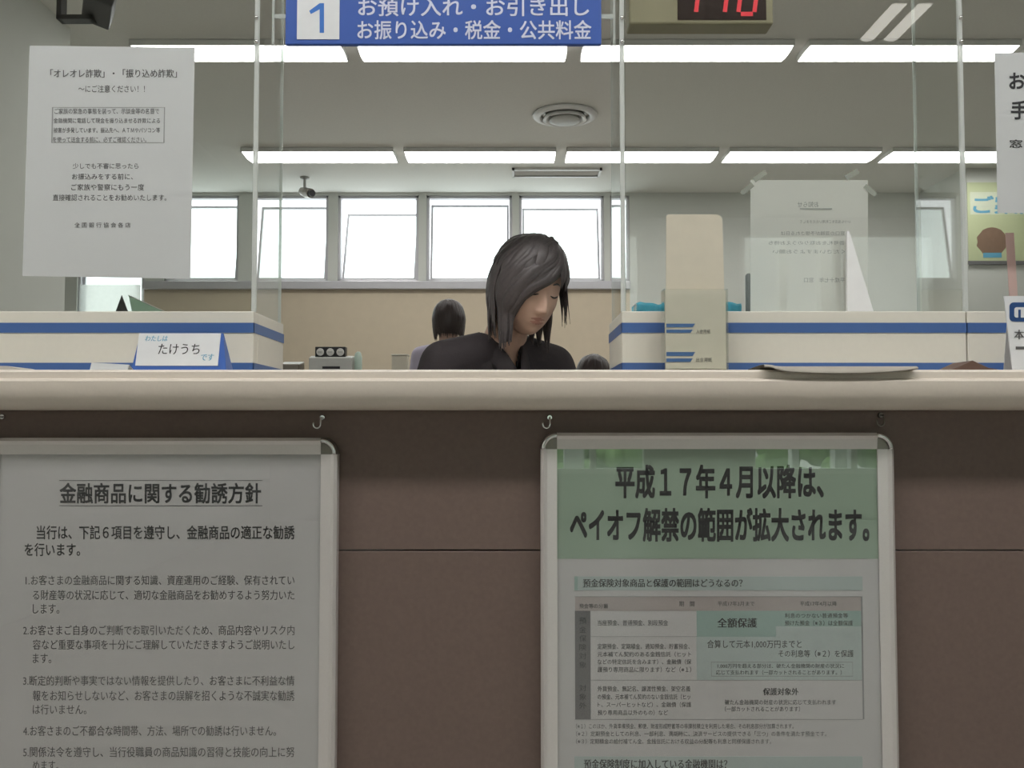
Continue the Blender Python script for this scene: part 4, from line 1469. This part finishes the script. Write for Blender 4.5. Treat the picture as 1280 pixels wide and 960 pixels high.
# --- the teller at the opening
def hair_teller(mb, down):
    rg = random.Random(7)
    j = lambda a: rg.uniform(-a, a)
    hair_cap(mb, 46, 8, -42, .012)
    # side-swept fringe from a parting over one brow across to the other cheek
    e0 = [(30, 58), (21, 40), (0, 21), (-22, 1), (-37, -20), (-46, -42)]
    e1 = [(24, 76), (-30, 62), (-62, 34), (-74, 10), (-76, -14), (-74, -40)]
    n = 30
    for k in range(n):
        t = k / (n - 1)
        pts = [scalp(a0 + (a1 - a0) * t + j(2.5), b0 + (b1 - b0) * t + j(2.5), .009 + .006 * math.sin(k * 1.7) ** 2 + (.004 if i == 0 else 0)) for i, ((a0, b0), (a1, b1)) in enumerate(zip(e0, e1))]
        if t > .12:                     # the longer side falls straight down past the jaw
            p_ = pts[-1] + down * (.030 + .03 * t + j(.006))
            pts += [p_, p_ + down * (.028 + j(.006))]
        else:
            pts = pts[:5 if (k % 3) else 6]
        lock(mb, pts, .0105 + j(.002))
    # over the crown
    for k in range(26):
        az = -175 + 350 * k / 25
        if -20 < az < 20:
            continue
        pts = [scalp(az * .25 + 10, 84, .012), scalp(az * .8, 60 + j(4), .014), scalp(az, 30 + j(4), .013), scalp(az, 8 + j(4), .010)]
        lock(mb, pts, .014)
    # loose strands hanging past the far temple
    for k in range(9):
        s0 = [scalp(30, 66 + k, .012), scalp(52 + k * 2, 44, .013), scalp(70 + k * 3, 20 + j(4), .011)]
        end = s0[-1] + down * (.045 + .012 * j(1)) + Vector((.004, 0, 0))
        s0 += [end, end + down * (.052 + .02 * abs(j(1))) + Vector((j(.006), j(.006), 0))]
        lock(mb, s0, .0062 + j(.001), .5)
    # hair gathered behind the near ear and falling to the shoulder
    for k in range(14):
        az = -97 - k * 3.8
        s0 = [scalp(az, 40, .012), scalp(az + 2, 10, .011), scalp(az + 2, -18, .012)]
        p_ = s0[-1] + down * .045 + Vector((.004 + j(.006), j(.006), 0))
        s0 += [p_, p_ + down * (.05 + .02 * abs(j(1))) + Vector((.008 + j(.008), .0, 0))]
        lock(mb, s0, .013)
    # back and far-side neck hair
    for k in range(22):
        az = 98 + k * 7.2
        s0 = [scalp(az, 30, .012), scalp(az, 0, .012), scalp(az, -28, .008)]
        p_ = s0[-1] + down * .05 + Vector((j(.005), j(.005), 0))
        s0 += [p_, p_ + down * (.05 + .015 * j(1))]
        lock(mb, s0, .0125)


hc1 = P(660, 359, 2.12)
J1 = dict(hip=(-.10, 2.50, .60), neck=(-.028, 2.225, 1.150), rs=(-.160, 2.160, 1.085), ls=(.098, 2.275, 1.085),
          re=(-.235, 2.12, .84), rw=(-.04, 1.99, .805), le=(.185, 2.24, .84), lw=(.15, 2.02, .805), rk=(-.10, 2.10, .53), lk=(.10, 2.16, .53), ra=(-.12, 2.06, .085), la=(.08, 2.10, .085),
          rhd=(.6, -.8, -.02), lhd=(-.1, -1, -.02))
root1, V1, ax1, fw1, nb1 = person('woman in black suit jacket with side-swept dark hair looking down behind the counter opening', None, J1, hc1, Rdeg(5, 31, 14), .003,
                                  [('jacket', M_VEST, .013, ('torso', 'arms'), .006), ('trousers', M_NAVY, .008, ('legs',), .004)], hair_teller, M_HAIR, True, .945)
# jacket collar along the neckline
for s in (-1, 1):
    cl = MB()
    pts = []
    for k in range(8):
        t = k / 7
        up_ = .012 - .13 * t
        la_ = s * (.054 * (1 - t) ** .9 + .003)
        fo_ = -.030 + .155 * t ** .55
        pts.append(nb1 + ax1 * la_ + fw1 * fo_ + Vector((0, 0, up_)))
    cl.tube(pts, [.010, .016, .020, .022, .022, .020, .016, .010], 10, .30, up=[fw1 * .8 + ax1 * (s * .5)] * 8)
    obj('collar', cl, M_VEST, root1, smooth=True)


# --- colleague seen from behind
def hair_bob(mb, down):
    rg = random.Random(3)
    j = lambda a: rg.uniform(-a, a)
    hair_cap(mb, 40, -10, -48, .012)
    for k in range(64):
        az = -180 + 360 * k / 64
        if abs(az) < 48:
            continue
        s0 = [scalp(az * .4, 82, .012), scalp(az, 52 + j(4), .015), scalp(az, 18 + j(4), .014), scalp(az, -14, .012)]
        s0.append(s0[-1] + down * (.045 + j(.006)) - s0[-1].normalized() * .004)
        s0.append(s0[-1] + down * (.035 + j(.006)) - s0[-1].normalized() * .004)
        lock(mb, s0, .013)
    for k in range(14):
        az = -46 + 92 * k / 13
        lock(mb, [scalp(az * .6, 78, .012), scalp(az, 50, .012), scalp(az * 1.1, 26, .010)], .011)


hc2 = P(561, 402, 5.0)
x2 = hc2.x
J2 = dict(hip=(x2 - .01, 5.02, .86), neck=(x2 - .005, 5.0, 1.375), rs=(x2 + .145, 5.02, 1.315), ls=(x2 - .150, 4.99, 1.315),
          re=(x2 + .19, 5.08, 1.05), rw=(x2 + .13, 5.28, 1.0), le=(x2 - .195, 5.04, 1.05), lw=(x2 - .13, 5.26, 1.0), rk=(x2 + .08, 5.0, .47), lk=(x2 - .10, 5.0, .47), ra=(x2 + .08, 5.03, .085), la=(x2 - .10, 5.03, .085))
person('woman with short black hair in lavender blouse and black vest, standing with her back turned', None, J2, hc2, Rdeg(0, 185, 6), .006,
       [('blouse', M_LAV, .008, ('torso', 'arms'), .004), ('vest', M_VEST, .019, ('torso', 'vest'), .006), ('trousers', M_NAVY, .010, ('legs',), .004)], hair_bob, M_HAIR2, False, .95)

hc3 = P(742, 441, 4.8)
hc3 = hc3 + Vector((0, 0, -.128))
x3 = hc3.x
J3 = dict(hip=(x3, 4.86, .53), neck=(x3, 4.82, 1.065), rs=(x3 + .15, 4.83, 1.0), ls=(x3 - .15, 4.81, 1.0),
          re=(x3 + .2, 4.9, .78), rw=(x3 + .12, 5.1, .74), le=(x3 - .2, 4.9, .78), lw=(x3 - .12, 5.1, .74), rk=(x3 + .1, 5.26, .50), lk=(x3 - .1, 5.26, .50), ra=(x3 + .1, 5.24, .085), la=(x3 - .1, 5.24, .085))
person('seated person of whom only the top of a black-haired head shows above the counter', None, J3, hc3, Rdeg(0, 150, 4), .006,
       [('blouse', M_LAV, .008, ('torso', 'arms'), .004), ('trousers', M_NAVY, .010, ('legs',), .004)], hair_bob, M_HAIR2, False, .93)

# office chairs under the two seated people
def office_chair(x, y, zs, ang, label):
    r = thing('office_chair', label, 'chair', (x, y, 0))
    R = Matrix.Translation((x, y, 0)) @ Matrix.Rotation(math.radians(ang), 4, 'Z')
    T_ = lambda mb: (setattr(mb, 'v', [R @ q for q in mb.v]), mb)[1]
    obj('seat', T_(MB().box((-.22, -.22, zs - .07), (.22, .22, zs))), M_SEAT, r, bevel=.03, seg=3)
    obj('backrest', T_(MB().box((-.19, .235, zs + .14), (.19, .275, zs + .40))), M_SEAT, r, bevel=.02, seg=3)
    obj('back_bar', T_(MB().tube([(0, .1, zs - .075), (0, .30, zs - .06), (0, .295, zs + .2)], .014, 10)), M_BLACK, r)
    obj('column', T_(MB().cyl((0, 0, .09), (0, 0, zs - .07), .025)), M_BLACK, r)
    for k in range(5):
        a = 2 * math.pi * k / 5
        lg = obj('base_arm', T_(MB().tube([(0, 0, .10), (.27 * math.cos(a), .27 * math.sin(a), .07)], [.022, .015], 10)), M_BLACK, r)
        obj('caster', T_(MB().ball((.27 * math.cos(a), .27 * math.sin(a), .03), .03, 12, 8)), M_BLACK, lg)


office_chair(-.12, 2.54, .47, 24, 'dark office chair under the woman in the black jacket')
office_chair(x3, 4.84, .42, 180, 'dark office chair under the seated person farther back')
